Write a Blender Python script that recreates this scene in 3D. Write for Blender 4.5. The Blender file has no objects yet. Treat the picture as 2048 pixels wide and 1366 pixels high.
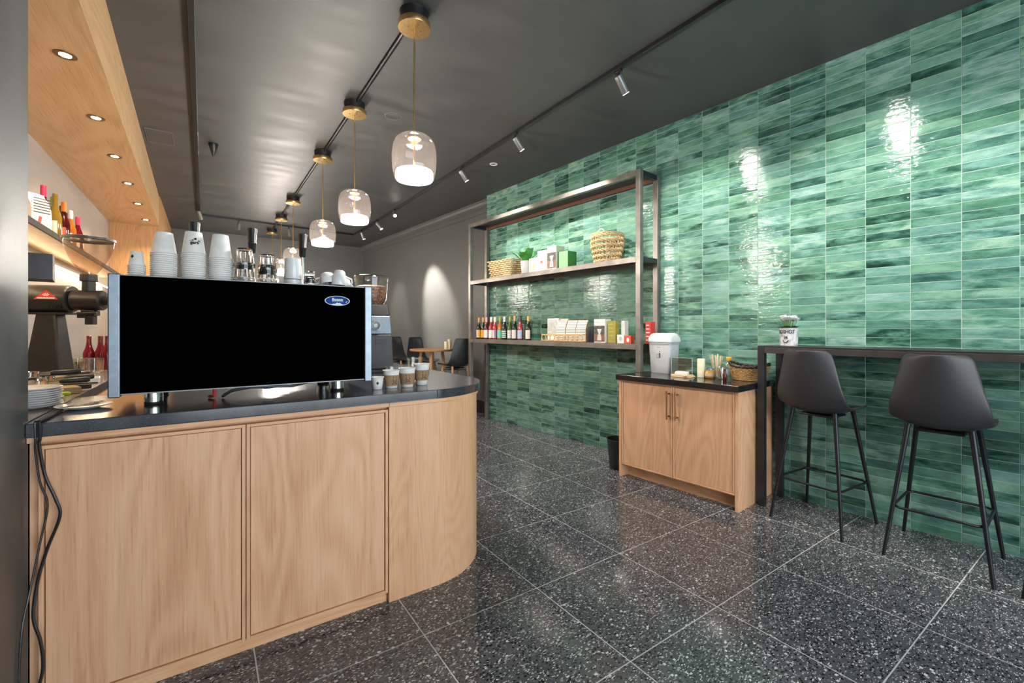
import bpy, bmesh, math, random
from math import sin, cos, pi, radians, sqrt, atan2
from mathutils import Vector, Matrix
random.seed(7)
S = bpy.context.scene
COL = S.collection

# ---------------------------------------------------------------- camera
FPX, HOR, YAW, EYE = 887.75, 657.4, 0.603, 1.2944
cd = bpy.data.cameras.new('camera'); cam = bpy.data.objects.new('camera', cd); COL.objects.link(cam)
cd.sensor_width = 36.0; cd.lens = 36.0 * FPX / 2048
cd.shift_y = -(683 - HOR) / 2048
cd.clip_start = 0.05; cd.clip_end = 100
cam.location = (0, 0, EYE); cam.rotation_euler = (pi / 2, 0, -YAW)
S.camera = cam

# ---------------------------------------------------------------- world, daylight, exposure
w = bpy.data.worlds.new('daylight'); S.world = w; w.use_nodes = True
bg = w.node_tree.nodes['Background']; bg.inputs[0].default_value = (0.84, 0.92, 1.0, 1); bg.inputs[1].default_value = 5.0
S.view_settings.view_transform = 'Standard'; S.view_settings.look = 'None'
S.view_settings.exposure = 0.85; S.view_settings.gamma = 1.0; S.view_settings.use_curve_mapping = False
CY = S.cycles
CY.use_denoising = True
CY.max_bounces = 7; CY.diffuse_bounces = 3; CY.glossy_bounces = 3; CY.transmission_bounces = 6; CY.transparent_max_bounces = 10
CY.use_adaptive_sampling = True; CY.adaptive_threshold = 0.08; CY.adaptive_min_samples = 16
CY.caustics_reflective = False; CY.caustics_refractive = False
CY.sample_clamp_indirect = 6.0
# daylight enters through the shop window behind the camera: a portal guides the sampling
pl = bpy.data.lights.new('window_portal', 'AREA'); pl.shape = 'RECTANGLE'; pl.size = 3.9; pl.size_y = 2.6; pl.cycles.is_portal = True
po = bpy.data.objects.new('window_portal', pl); COL.objects.link(po); po.location = (1.65, -2.28, 1.6); po.rotation_euler = (pi / 2, 0, 0)

# ---------------------------------------------------------------- frame of the tiled wall (slightly skewed to the room)
WX, WY, WA = 3.3652, 5.5357, 0.0825
WAX = Vector((sin(WA), -cos(WA), 0)); WN = Vector((-cos(WA), -sin(WA), 0)); WO = Vector((WX, WY, 0))
WR = pi / 2 + WA                       # local x runs away from the camera along the wall, local y out of the wall
CEIL = 3.2288
def W(al, di, z=0.0): return WO + WAX * al + WN * di + Vector((0, 0, z))

# ---------------------------------------------------------------- mesh helpers
class B:
    def __init__(s): s.v = []; s.f = []; s.m = []; s.mi = 0
    def add(s, vs, fs):
        o = len(s.v); s.v += [tuple(p) for p in vs]; s.f += [tuple(i + o for i in f) for f in fs]; s.m += [s.mi] * len(fs); return s
    def box(s, x0, x1, y0, y1, z0, z1):
        x0, x1 = min(x0, x1), max(x0, x1); y0, y1 = min(y0, y1), max(y0, y1); z0, z1 = min(z0, z1), max(z0, z1)
        return s.add([(x0,y0,z0),(x1,y0,z0),(x1,y1,z0),(x0,y1,z0),(x0,y0,z1),(x1,y0,z1),(x1,y1,z1),(x0,y1,z1)],
                     [(0,3,2,1),(4,5,6,7),(0,1,5,4),(1,2,6,5),(2,3,7,6),(3,0,4,7)])
    def frust(s, a, b):              # two quads a (bottom, ccw from above), b (top)
        return s.add(list(a) + list(b), [(3,2,1,0),(4,5,6,7),(0,1,5,4),(1,2,6,5),(2,3,7,6),(3,0,4,7)])
    def prism(s, poly, z0, z1):      # ccw polygon
        n = len(poly)
        return s.add([(p[0],p[1],z0) for p in poly] + [(p[0],p[1],z1) for p in poly],
                     [tuple(range(n - 1, -1, -1)), tuple(range(n, 2 * n))] + [(i, (i + 1) % n, n + (i + 1) % n, n + i) for i in range(n)])
    def lathe(s, prof, n=24, c=(0, 0, 0), cap0=True, cap1=True, sx=1.0, sy=1.0):   # prof: (r, z) bottom to top
        vs = []; fs = []
        for r, z in prof:
            for k in range(n):
                a = 2 * pi * k / n; vs.append((c[0] + r * cos(a) * sx, c[1] + r * sin(a) * sy, c[2] + z))
        for j in range(len(prof) - 1):
            for k in range(n):
                k2 = (k + 1) % n; fs.append((j * n + k, j * n + k2, (j + 1) * n + k2, (j + 1) * n + k))
        if cap0: fs.append(tuple(range(n - 1, -1, -1)))
        if cap1: fs.append(tuple((len(prof) - 1) * n + k for k in range(n)))
        return s.add(vs, fs)
    def tube(s, pts, r, n=8, cap=True, closed=False):
        pts = [Vector(p) for p in pts]; rs = r if isinstance(r, (list, tuple)) else [r] * len(pts)
        N = len(pts); vs = []; fs = []; up = None
        for i, p in enumerate(pts):
            if closed: t = pts[(i + 1) % N] - pts[i - 1]
            else: t = pts[min(i + 1, N - 1)] - pts[max(i - 1, 0)]
            t.normalize()
            if up is None:
                up = Vector((0, 0, 1)) if abs(t.z) < .9 else Vector((1, 0, 0))
            u = t.cross(up)
            if u.length < 1e-6: u = t.orthogonal()
            u.normalize(); v = u.cross(t).normalized(); up = v
            for k in range(n):
                a = 2 * pi * k / n; vs.append(p + u * (rs[i] * cos(a)) + v * (rs[i] * sin(a)))
        for i in range(N if closed else N - 1):
            i2 = (i + 1) % N
            for k in range(n):
                k2 = (k + 1) % n; fs.append((i * n + k2, i * n + k, i2 * n + k, i2 * n + k2))
        if cap and not closed:
            fs.append(tuple(range(n))); fs.append(tuple((N - 1) * n + k for k in range(n - 1, -1, -1)))
        return s.add(vs, fs)
    def cyl(s, p0, p1, r0, r1=None, n=16): return s.tube([p0, p1], [r0, r0 if r1 is None else r1], n)
    def grid(s, fn, nu, nv, flip=False):
        vs = [fn(i / nu, j / nv) for j in range(nv + 1) for i in range(nu + 1)]
        fs = [(j*(nu+1)+i, j*(nu+1)+i+1, (j+1)*(nu+1)+i+1, (j+1)*(nu+1)+i) for j in range(nv) for i in range(nu)]
        if flip: fs = [f[::-1] for f in fs]
        return s.add(vs, fs)
    def blob(s, c, r, n=10, m=6, sz=1.0):
        pr = [(r * sin(pi * j / m), -r * sz * cos(pi * j / m)) for j in range(1, m)]
        return s.lathe(pr, n, c)
    def xf(s, M, start=0):
        s.v[start:] = [tuple(M @ Vector(p)) for p in s.v[start:]]; return s
    def mesh(s, name, mats, smooth=None):
        me = bpy.data.meshes.new(name); me.from_pydata(s.v, [], s.f)
        for m in (mats if isinstance(mats, (list, tuple)) else [mats]): me.materials.append(m)
        if any(s.m): me.polygons.foreach_set('material_index', s.m)
        if smooth:
            me.polygons.foreach_set('use_smooth', [True] * len(me.polygons)); me.set_sharp_from_angle(angle=radians(smooth))
        me.update(); return me

def link(name, me, parent=None, loc=None, rot=None):
    o = bpy.data.objects.new(name, me); COL.objects.link(o)
    if parent: o.parent = parent
    if loc is not None: o.location = loc
    if rot is not None: o.rotation_euler = rot if isinstance(rot, (tuple, list)) else (0, 0, rot)
    return o
def part(name, b, mat, parent=None, smooth=40, bevel=0.0, loc=None, rot=None, label=None, world=None, seg=2):
    """link b as one mesh object; world = parent location to subtract from vertices given in world space"""
    if world is not None: b.v = [(p[0]-world[0], p[1]-world[1], p[2]-world[2]) for p in b.v]
    o = link(name, b.mesh(name, mat, smooth), parent, loc, rot)
    if bevel:
        md = o.modifiers.new('bevel', 'BEVEL'); md.width = bevel; md.segments = seg; md.limit_method = 'ANGLE'; md.angle_limit = radians(40)
    if label: o['label'] = label
    return o
def tag(o, label, cat, group=None):
    o['label'] = label; o['category'] = cat
    if group: o['group'] = group
    return o
def thing(name, label, cat, loc=(0, 0, 0), rot=0.0, group=None):
    o = bpy.data.objects.new(name, None); COL.objects.link(o); o.location = loc; o.rotation_euler = (0, 0, rot); o.empty_display_size = .05
    return tag(o, label, cat, group)
def solo(name, b, mat, label, cat, loc=(0, 0, 0), rot=0.0, group=None, smooth=40, bevel=0.0):
    o = part(name, b, mat, None, smooth, bevel, loc, rot); return tag(o, label, cat, group)
def struct(name, b, mat, smooth=None, bevel=0.0, loc=None, rot=None):
    o = part(name, b, mat, None, smooth, bevel, loc, rot); o['kind'] = 'structure'; return o
def dup(root, loc, rot=None, label=None, group=None):
    def cp(o, par):
        c = o.copy(); COL.objects.link(c)
        if par: c.parent = par
        for ch in list(o.children): cp(ch, c)
        return c
    kids = list(root.children); r = root.copy(); COL.objects.link(r)
    r.location = loc
    if rot is not None: r.rotation_euler = rot if isinstance(rot, (tuple, list)) else (0, 0, rot)
    for k in kids: cp(k, r)
    if label: r['label'] = label
    if group: r['group'] = group
    return r
def text_b(s, size, depth=0.0005, bold=0.0):
    """triangulated text centred at the origin in the xy plane, as a B"""
    cu = bpy.data.curves.new('txt', 'FONT'); cu.body = s; cu.size = size; cu.align_x = 'CENTER'; cu.align_y = 'CENTER'; cu.offset = bold; cu.resolution_u = 3
    o = bpy.data.objects.new('txt', cu); COL.objects.link(o)
    dg = bpy.context.evaluated_depsgraph_get(); me = bpy.data.meshes.new_from_object(o.evaluated_get(dg))
    b = B(); b.add([(v.co.x, v.co.y, 0) for v in me.vertices], [tuple(p.vertices) for p in me.polygons])
    bpy.data.objects.remove(o); bpy.data.curves.remove(cu); bpy.data.meshes.remove(me)
    return b
def wrap(b, rfun, zc, a0=0.0, off=0.0006):
    """wrap flat xy drawing round a vertical axis: x -> arc length, y -> height; centre faces -y at a0 = 0"""
    out = []
    for x, y, z in b.v:
        r = rfun(zc + y) + off; a = -pi / 2 + a0 + x / r
        out.append((r * cos(a), r * sin(a), zc + y))
    b.v = out; return b
def poly_b(b, pts): return b.add([(p[0], p[1], 0) for p in pts], [tuple(range(len(pts)))])
def ring_b(b, pts, k):
    n = len(pts); cx = sum(p[0] for p in pts) / n; cy = sum(p[1] for p in pts) / n
    q = [(cx + (p[0]-cx)*k, cy + (p[1]-cy)*k) for p in pts]
    return b.add([(p[0], p[1], 0) for p in pts + q], [(i, (i+1) % n, n + (i+1) % n, n + i) for i in range(n)])

# ---------------------------------------------------------------- materials
class NT:
    def __init__(s, name):
        m = bpy.data.materials.new(name); m.use_nodes = True; s.mat = m; s.t = m.node_tree; s.n = s.t.nodes; s.l = s.t.links
        s.p = s.n['Principled BSDF']; s.out = s.n['Material Output']
    def node(s, ty, **kw):
        n = s.n.new(ty)
        for k, v in kw.items():
            if k.startswith('i_'):
                key = k[2:]; key = int(key) if key.isdigit() else key.replace('_', ' ')
                n.inputs[key].default_value = v
            else: setattr(n, k, v)
        return n
    def k(s, a, b): s.l.new(a, b)
    def ramp(s, fac, stops, interp='LINEAR'):
        r = s.n.new('ShaderNodeValToRGB'); e = r.color_ramp.elements; r.color_ramp.interpolation = interp
        while len(e) < len(stops): e.new(0.5)
        for i, (p, c) in enumerate(stops):
            e[i].position = p; e[i].color = (c[0], c[1], c[2], 1) if isinstance(c, (tuple, list)) else (c, c, c, 1)
        s.k(fac, r.inputs[0]); return r.outputs[0]
    def mix(s, fac, a, b, blend='MIX'):
        m = s.n.new('ShaderNodeMix'); m.data_type = 'RGBA'; m.blend_type = blend
        for sock, v in ((m.inputs[0], fac), (m.inputs[6], a), (m.inputs[7], b)):
            if hasattr(v, 'links'): s.k(v, sock)
            elif isinstance(v, (tuple, list)): sock.default_value = (v[0], v[1], v[2], 1)
            else: sock.default_value = v if sock == m.inputs[0] else (v, v, v, 1)
        return m.outputs[2]
    def math(s, op, a, b=None, c=None):
        m = s.n.new('ShaderNodeMath'); m.operation = op
        for i, v in enumerate((a, b, c)):
            if v is None: continue
            if hasattr(v, 'links'): s.k(v, m.inputs[i])
            else: m.inputs[i].default_value = v
        return m.outputs[0]
    def coord(s, kind='Object', scale=(1, 1, 1), rot=(0, 0, 0), loc=(0, 0, 0)):
        tc = s.n.new('ShaderNodeTexCoord'); mp = s.n.new('ShaderNodeMapping')
        mp.inputs['Scale'].default_value = scale; mp.inputs['Rotation'].default_value = rot; mp.inputs['Location'].default_value = loc
        s.k(tc.outputs[kind], mp.inputs[0]); return mp.outputs[0]
    def noise(s, vec, scale, detail=3, rough=.55, dist=0.0):
        n = s.n.new('ShaderNodeTexNoise'); n.inputs['Scale'].default_value = scale; n.inputs['Detail'].default_value = detail
        n.inputs['Roughness'].default_value = rough; n.inputs['Distortion'].default_value = dist; s.k(vec, n.inputs['Vector']); return n.outputs[0]
    def bump(s, h, strength=.3, dist=.01):
        b = s.n.new('ShaderNodeBump'); b.inputs['Strength'].default_value = strength; b.inputs['Distance'].default_value = dist
        s.k(h, b.inputs['Height']); s.k(b.outputs[0], s.p.inputs['Normal'])
    def set(s, base=None, rough=None, metal=None, spec=None, **kw):
        P = s.p.inputs
        if base is not None:
            if hasattr(base, 'links'): s.k(base, P['Base Color'])
            else: P['Base Color'].default_value = (base[0], base[1], base[2], 1)
        if rough is not None:
            if hasattr(rough, 'links'): s.k(rough, P['Roughness'])
            else: P['Roughness'].default_value = rough
        if metal is not None: P['Metallic'].default_value = metal
        if spec is not None: P['Specular IOR Level'].default_value = spec
        for kk, v in kw.items(): P[kk.replace('_', ' ')].default_value = v
        return s.mat
MATS = {}
def plain(name, base, rough=.5, metal=0.0, spec=.5, var=.06, sc=30, bump=0.0, **kw):
    if name in MATS: return MATS[name]
    t = NT(name); v = t.coord('Object'); n = t.noise(v, sc, 3)
    lo = [max(0, c * (1 - var)) for c in base]; hi = [min(1, c * (1 + var)) for c in base]
    t.set(t.ramp(n, [(.3, lo), (.7, hi)]), rough, metal, spec, **kw)
    if bump: t.bump(n, bump, .004)
    MATS[name] = t.mat; return t.mat
def emit(name, col, strength):
    t = NT(name); t.set((0.9, 0.9, 0.9), .5); t.p.inputs['Emission Color'].default_value = (*col, 1); t.p.inputs['Emission Strength'].default_value = strength
    MATS[name] = t.mat; return t.mat
def thin_glass(name, tint=(1, 1, 1), refl=.06, rough=0.02, edge=.5):
    t = NT(name); t.n.remove(t.p)
    tr = t.node('ShaderNodeBsdfTransparent'); tr.inputs[0].default_value = (*tint, 1)
    gl = t.node('ShaderNodeBsdfGlossy'); gl.inputs['Roughness'].default_value = rough; gl.inputs[0].default_value = (1, 1, 1, 1)
    lw = t.node('ShaderNodeLayerWeight'); lw.inputs[0].default_value = .28
    f = t.math('MULTIPLY_ADD', lw.outputs['Facing'], edge, refl); mx = t.node('ShaderNodeMixShader')
    t.k(f, mx.inputs[0]); t.k(tr.outputs[0], mx.inputs[1]); t.k(gl.outputs[0], mx.inputs[2]); t.k(mx.outputs[0], t.out.inputs[0])
    MATS[name] = t.mat; return t.mat
def solid_glass(name, tint=(1, 1, 1), rough=.02):
    t = NT(name); t.set(tint, rough, 0, .5); t.p.inputs['Transmission Weight'].default_value = 1.0; t.p.inputs['IOR'].default_value = 1.45
    MATS[name] = t.mat; return t.mat

def oak(name, c_lo, c_mid, c_hi, along='Z', s=1.0, rough=.42, contrast=.45, off=(0, 0, 0)):
    """straight-grained veneer with cathedral figure; grain runs along the given object axis"""
    t = NT(name); a = {'X': 0, 'Y': 1, 'Z': 2}[along]
    sc1 = [9 * s] * 3; sc1[a] = .55 * s
    sc2 = [150 * s] * 3; sc2[a] = 5.0 * s
    sc3 = [2.6 * s] * 3; sc3[a] = .42 * s
    info = t.node('ShaderNodeObjectInfo')
    def c(sc):
        v = t.coord('Object', tuple(sc), loc=off); ad = t.node('ShaderNodeVectorMath', operation='ADD')
        cm = t.node('ShaderNodeCombineXYZ'); r = t.math('MULTIPLY', info.outputs['Random'], 17.0)
        for i in range(3): t.k(r, cm.inputs[i])
        t.k(v, ad.inputs[0]); t.k(cm.outputs[0], ad.inputs[1]); return ad.outputs[0]
    fig = t.noise(c(sc3), 1.0, 1.5, .45, .6)
    rings = t.math('SINE', t.math('MULTIPLY', fig, 130.0)); rings = t.math('MULTIPLY_ADD', rings, .5, .5)
    band = t.noise(c(sc1), 1.0, 3, .55)
    fine = t.noise(c(sc2), 1.0, 4, .65)
    h = t.math('ADD', t.math('MULTIPLY', t.math('SUBTRACT', rings, .5), .24 * contrast), t.math('MULTIPLY_ADD', band, .28, t.math('MULTIPLY', fine, .42)))
    colr = t.ramp(h, [(.18, c_lo), (.35, c_mid), (.54, c_hi)])
    pore = t.ramp(fine, [(.28, .84), (.40, 1.0)])
    t.set(t.mix(1.0, colr, pore, 'MULTIPLY'), rough, 0, .35)
    t.bump(fine, .10, .002)
    MATS[name] = t.mat; return t.mat

M_oak = oak('oak_veneer', (.60, .305, .165), (.72, .405, .23), (.80, .50, .31), contrast=.5)
M_oakx = oak('oak_edge_veneer', (.60, .30, .155), (.73, .405, .22), (.81, .505, .30), 'X', contrast=.5)
M_oaky = oak('oak_soffit_veneer', (.44, .26, .12), (.58, .37, .185), (.66, .45, .25), 'Y', .8)
M_oakt = oak('oak_tabletop', (.42, .22, .09), (.55, .30, .13), (.62, .37, .18), 'X', 1.5)

def terrazzo():
    t = NT('terrazzo')
    g = t.node('ShaderNodeNewGeometry'); info = t.node('ShaderNodeObjectInfo')
    cm = t.node('ShaderNodeCombineXYZ'); t.k(t.math('MULTIPLY', info.outputs['Random'], 40.0), cm.inputs[0]); t.k(t.math('MULTIPLY', info.outputs['Random'], 23.0), cm.inputs[1])
    ad = t.node('ShaderNodeVectorMath', operation='ADD'); t.k(g.outputs['Position'], ad.inputs[0]); t.k(cm.outputs[0], ad.inputs[1])
    base_v = ad.outputs[0]
    nz = t.node('ShaderNodeTexNoise'); nz.inputs['Scale'].default_value = 30; nz.inputs['Detail'].default_value = 2; t.k(base_v, nz.inputs['Vector'])
    off = t.node('ShaderNodeVectorMath', operation='SCALE'); off.inputs['Scale'].default_value = .016; t.k(nz.outputs['Color'], off.inputs[0])
    a2 = t.node('ShaderNodeVectorMath', operation='ADD'); t.k(base_v, a2.inputs[0]); t.k(off.outputs[0], a2.inputs[1])
    def layer(scale, stretch, rot):
        mp = t.node('ShaderNodeMapping'); mp.inputs['Rotation'].default_value = (0, 0, rot); mp.inputs['Scale'].default_value = (scale, scale * stretch, 0.0); t.k(a2.outputs[0], mp.inputs[0])
        vo = t.node('ShaderNodeTexVoronoi', feature='F1'); vo.voronoi_dimensions = '2D'; vo.distance = 'MANHATTAN'; vo.inputs['Scale'].default_value = 1.0; t.k(mp.outputs[0], vo.inputs['Vector'])
        sp = t.node('ShaderNodeSeparateColor'); t.k(vo.outputs['Color'], sp.inputs[0]); return vo.outputs['Distance'], sp.outputs[0], sp.outputs[1]
    body = t.ramp(t.noise(base_v, 6, 4), [(.3, (.068, .071, .078)), (.7, (.112, .116, .125))])
    out = body
    for sc, st, ro, thr, frac, cols in [(72, 1.5, .4, .52, .42, ((.006, .007, .009), (.012, .013, .016))), (105, 1.0, 1.1, .52, .45, ((.15, .155, .165), (.07, .073, .08))),
                                       (80, 2.2, 2.3, .42, .17, ((.42, .43, .44), (.74, .74, .72))), (54, 1.3, .9, .46, .08, ((.75, .75, .73), (.25, .26, .27))), (46, 3.6, 1.7, .32, .11, ((.8, .8, .78), (.34, .35, .36)))]:
        d, r1, r2 = layer(sc, st, ro)
        m = t.math('MULTIPLY', t.math('LESS_THAN', d, thr), t.math('LESS_THAN', r1, frac))
        out = t.mix(m, out, t.ramp(r2, [(.2, cols[0]), (.8, cols[1])]))
    t.set(out, .14, 0, .6); MATS['terrazzo'] = t.mat; return t.mat
M_terr = terrazzo()

def glaze():
    """hand-glazed green tile: each tile its own tone, cloudy inside, glossy and uneven"""
    t = NT('green_glaze'); g = t.node('ShaderNodeNewGeometry')
    sub = t.node('ShaderNodeVectorMath', operation='SUBTRACT'); sub.inputs[1].default_value = WO; t.k(g.outputs['Position'], sub.inputs[0])
    def dot(v):
        d = t.node('ShaderNodeVectorMath', operation='DOT_PRODUCT'); d.inputs[1].default_value = v; t.k(sub.outputs[0], d.inputs[0]); return d.outputs['Value']
    u = dot(WAX); z = dot(Vector((0, 0, 1)))
    iu = t.math('FLOOR', t.math('DIVIDE', u, TL)); iz = t.math('FLOOR', t.math('DIVIDE', z, TH))
    cm = t.node('ShaderNodeCombineXYZ'); t.k(iu, cm.inputs[0]); t.k(iz, cm.inputs[1])
    wn = t.node('ShaderNodeTexWhiteNoise', noise_dimensions='2D'); t.k(cm.outputs[0], wn.inputs['Vector'])
    sp = t.node('ShaderNodeSeparateColor'); t.k(wn.outputs['Color'], sp.inputs[0]); r1, r2, r3 = sp.outputs
    loc = t.node('ShaderNodeCombineXYZ'); t.k(t.math('ADD', u, t.math('MULTIPLY', r2, 9.0)), loc.inputs[0]); t.k(t.math('MULTIPLY', z, 3.2), loc.inputs[1]); t.k(t.math('MULTIPLY', r3, 31.0), loc.inputs[2])
    cl = t.noise(loc.outputs[0], 7.0, 4, .6, .3)
    cl2 = t.noise(loc.outputs[0], 38.0, 4, .65)
    # tone: mostly light sea green, a fifth much darker
    tone = t.ramp(r1, [(0, .30), (.12, .46), (.5, .62), (1, .82)])
    h = t.math('ADD', t.math('MULTIPLY_ADD', t.math('SUBTRACT', cl, .5), t.math('MULTIPLY_ADD', r3, 1.7, .55), tone), t.math('MULTIPLY', t.math('SUBTRACT', cl2, .5), .22))
    colr = t.ramp(h, [(0, (.008, .030, .023)), (.25, (.030, .092, .070)), (.48, (.080, .205, .158)), (.72, (.155, .325, .258)), (1, (.285, .450, .375))])
    hue = t.mix(r2, (.92, .98, .84), (1.0, 1.0, 1.08)); colr = t.mix(1.0, colr, hue, 'MULTIPLY')
    spk = t.noise(loc.outputs[0], 150.0, 3, .7); colr = t.mix(1.0, colr, t.ramp(spk, [(.30, .45), (.42, 1.0)]), 'MULTIPLY')
    t.set(colr, .07, 0, .5)
    wav = t.noise(loc.outputs[0], 16.0, 2, .5); t.bump(t.math('ADD', t.math('MULTIPLY', wav, .8), t.math('MULTIPLY', cl2, .25)), .65, .0045)
    MATS['green_glaze'] = t.mat; return t.mat
TL, TH = 0.2325, 0.05884
M_glaze = glaze()
M_grout = plain('grout', (.42, .55, .48), .85)
M_fgrout = plain('floor_grout', (.62, .62, .61), .8)

def paint(name, lo, hi, rough=.55, bump=.12, streak=(1.2, 5, 1)):
    t = NT(name); v = t.coord('Object', streak); n = t.noise(v, 1.3, 5, .6, .2); f = t.noise(t.coord('Object'), 90, 2)
    t.set(t.ramp(n, [(.3, lo), (.72, hi)]), t.ramp(n, [(.3, rough - .08), (.7, rough + .08)]), 0, .4); t.bump(f, bump, .002)
    MATS[name] = t.mat; return t.mat
M_ceil = paint('ceiling_charcoal', (.058, .060, .058), (.086, .088, .084), .50)
M_wall = paint('wall_charcoal', (.092, .094, .090), (.120, .122, .116), .5, .1, (1, 1, 2))
M_pier = paint('pier_charcoal', (.085, .087, .086), (.12, .122, .12), .42, .14, (2, 2, .7))
M_black = plain('black_trim', (.012, .012, .013), .35)
M_plaster = paint('bar_plaster', (.31, .28, .25), (.43, .39, .35), .6, .05, (.6, .6, 3))
def steel_raw():
    t = NT('raw_steel'); n = t.noise(t.coord('Object', (1, 1, 1)), 5, 5, .6); f = t.noise(t.coord('Object', (20, 20, 20)), 8, 2)
    t.set(t.ramp(n, [(.3, (.17, .155, .138)), (.7, (.32, .30, .27))]), t.ramp(f, [(.3, .34), (.7, .5)]), .75, .5); MATS['raw_steel'] = t.mat; return t.mat
M_steel = steel_raw()
M_barsteel = plain('dark_bar_steel', (.055, .055, .062), .38, .7, .5, .25, 6)
def stone(name, lo, hi, fleck, rough=.22):
    t = NT(name); v = t.coord('Object'); n = t.noise(v, 14, 5, .6); vo = t.node('ShaderNodeTexVoronoi'); vo.inputs['Scale'].default_value = 300; t.k(v, vo.inputs['Vector'])
    sp = t.node('ShaderNodeSeparateColor'); t.k(vo.outputs['Color'], sp.inputs[0])
    m = t.math('MULTIPLY', t.math('LESS_THAN', vo.outputs['Distance'], .30), t.math('GREATER_THAN', sp.outputs[0], .80))
    t.set(t.mix(m, t.ramp(n, [(.3, lo), (.7, hi)]), fleck), rough, 0, .8); MATS[name] = t.mat; return t.mat
M_stone = stone('counter_stone', (.026, .029, .037), (.052, .057, .068), (.12, .13, .14), .15)
M_stone2 = stone('black_stone', (.010, .010, .011), (.020, .020, .021), (.05, .05, .05), .12)
M_brass = plain('brushed_brass', (.80, .55, .24), .28, 1.0, .5, .12, 60)
M_chrome = plain('chrome', (.80, .80, .80), .10, 1.0, .5, .03)
M_brushed = plain('brushed_steel', (.20, .235, .275), .42, 1.0, .5, .10, 40)
M_panel = plain('black_enamel', (.0008, .0008, .0008), .6, 0, 0.0)
M_blackp = plain('black_plastic', (.014, .014, .015), .36, 0, .5)
M_stool = plain('stool_shell_black', (.028, .028, .030), .46, 0, .5, .1, 200, .08)
M_stoolm = plain('stool_leg_metal', (.020, .022, .026), .35, .6, .5)
M_white = plain('white_ceramic', (.80, .80, .79), .18)
M_paper = plain('white_paper', (.80, .78, .74), .65, 0, .3)
M_kraft = plain('kraft_sleeve', (.36, .22, .12), .8, 0, .2, .12, 80)
M_ink = plain('dark_ink', (.020, .018, .016), .7)
M_wplast = plain('white_plastic', (.78, .79, .79), .35)
M_gplast = plain('grey_plastic', (.45, .46, .47), .4)
M_red = plain('red_print', (.62, .045, .035), .4)
M_glass2 = thin_glass('clear_acrylic', (.97, .98, .97), .10, .03, .55)
M_glass = thin_glass('clear_glass', (.985, .985, .98), .04, .02, .35)
def milky_glass(name, tint, col, amount):
    m = thin_glass(name, tint, .03, .01, .14); nt = m.node_tree; mx = nt.nodes.new('ShaderNodeMixShader'); tl = nt.nodes.new('ShaderNodeBsdfTranslucent'); df = nt.nodes.new('ShaderNodeBsdfDiffuse'); ad = nt.nodes.new('ShaderNodeMixShader')
    tl.inputs[0].default_value = (*col, 1); df.inputs[0].default_value = (*col, 1); out = nt.nodes['Material Output']; old = out.inputs[0].links[0].from_socket
    nt.links.new(tl.outputs[0], ad.inputs[1]); nt.links.new(df.outputs[0], ad.inputs[2]); ad.inputs[0].default_value = .4; mx.inputs[0].default_value = amount
    nt.links.new(old, mx.inputs[1]); nt.links.new(ad.outputs[0], mx.inputs[2]); nt.links.new(mx.outputs[0], out.inputs[0]); return m
M_pglass = milky_glass('smoked_pendant_glass', (.95, .91, .885), (.85, .72, .66), .016)
M_tumbler = solid_glass('tumbler_glass', (.97, .97, .95))
# ================================================================ THE SETTING
# floor: terrazzo slabs on a grout bed
fl = struct('floor', B().box(-1.35, 4.3, -2.4, 11.0, -.08, -.0008), M_fgrout)
FX0, FY0, FTX, FTY = 1.3586, 1.7555, .60, .5945
slab = B().box(-FTX/2+.0027, FTX/2-.0027, -FTY/2+.0027, FTY/2-.0027, -.02, 0).mesh('floor_tile', M_terr)
for i in range(-5, 5):
    for j in range(-7, 16):
        x = FX0 + (i + .5) * FTX; y = FY0 + (j + .5) * FTY
        if -1.5 < x < 4.2 and -2.5 < y < 11.0:
            if x > 4.35 - .0825 * y: continue
            link('floor_tile', slab, fl, (x, y, 0))
struct('ceiling', B().box(-1.35, 4.3, -2.4, 11.0, CEIL, CEIL + .12), M_ceil)

# green tiled wall, furred out from the charcoal wall behind it
wr = struct('wall_right', B().box(0, -7.95, -.16, -.0022, 0, CEIL), M_grout, loc=WO, rot=WR)
def tile_b(h, d=.0075, e=.0014, g=.0014):
    a = TL / 2 - g; c = h / 2 - g; b = B()
    b.add([(-a,-d,-c),(a,-d,-c),(a,-d,c),(-a,-d,c),(-a,-e,-c),(a,-e,-c),(a,-e,c),(-a,-e,c),(-a+e,0,-c+e),(a-e,0,-c+e),(a-e,0,c-e),(-a+e,0,c-e)],
          [(8,11,10,9)] + [(k, 4+k, 4+(k+1) % 4, (k+1) % 4) for k in range(4)] + [(4+k, 8+k, 8+(k+1) % 4, 4+(k+1) % 4) for k in range(4)])
    return b
def px(P):
    d = P.x * sin(YAW) + P.y * cos(YAW); r = P.x * cos(YAW) - P.y * sin(YAW)
    return (1024 + FPX * r / d, HOR + FPX * (EYE - P.z) / d, d) if d > .05 else (9e9, 9e9, d)
NC, NR = 34, int(CEIL / TH)
tiles = []
for i in range(NC):
    for j in range(NR + 1):
        h = TH if j < NR else CEIL - NR * TH
        P = W((i + .5) * TL, 0, j * TH + h / 2); q = px(P)
        vis = 0 <= q[0] <= 2048 and 0 <= q[1] <= 1366 and j < NR
        tiles.append((not vis, q[2], i, j, h))
tiles.sort()
tm = tile_b(TH).mesh('wall_tile', M_glaze)
rest = B(); R2 = random.Random(3)
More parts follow.
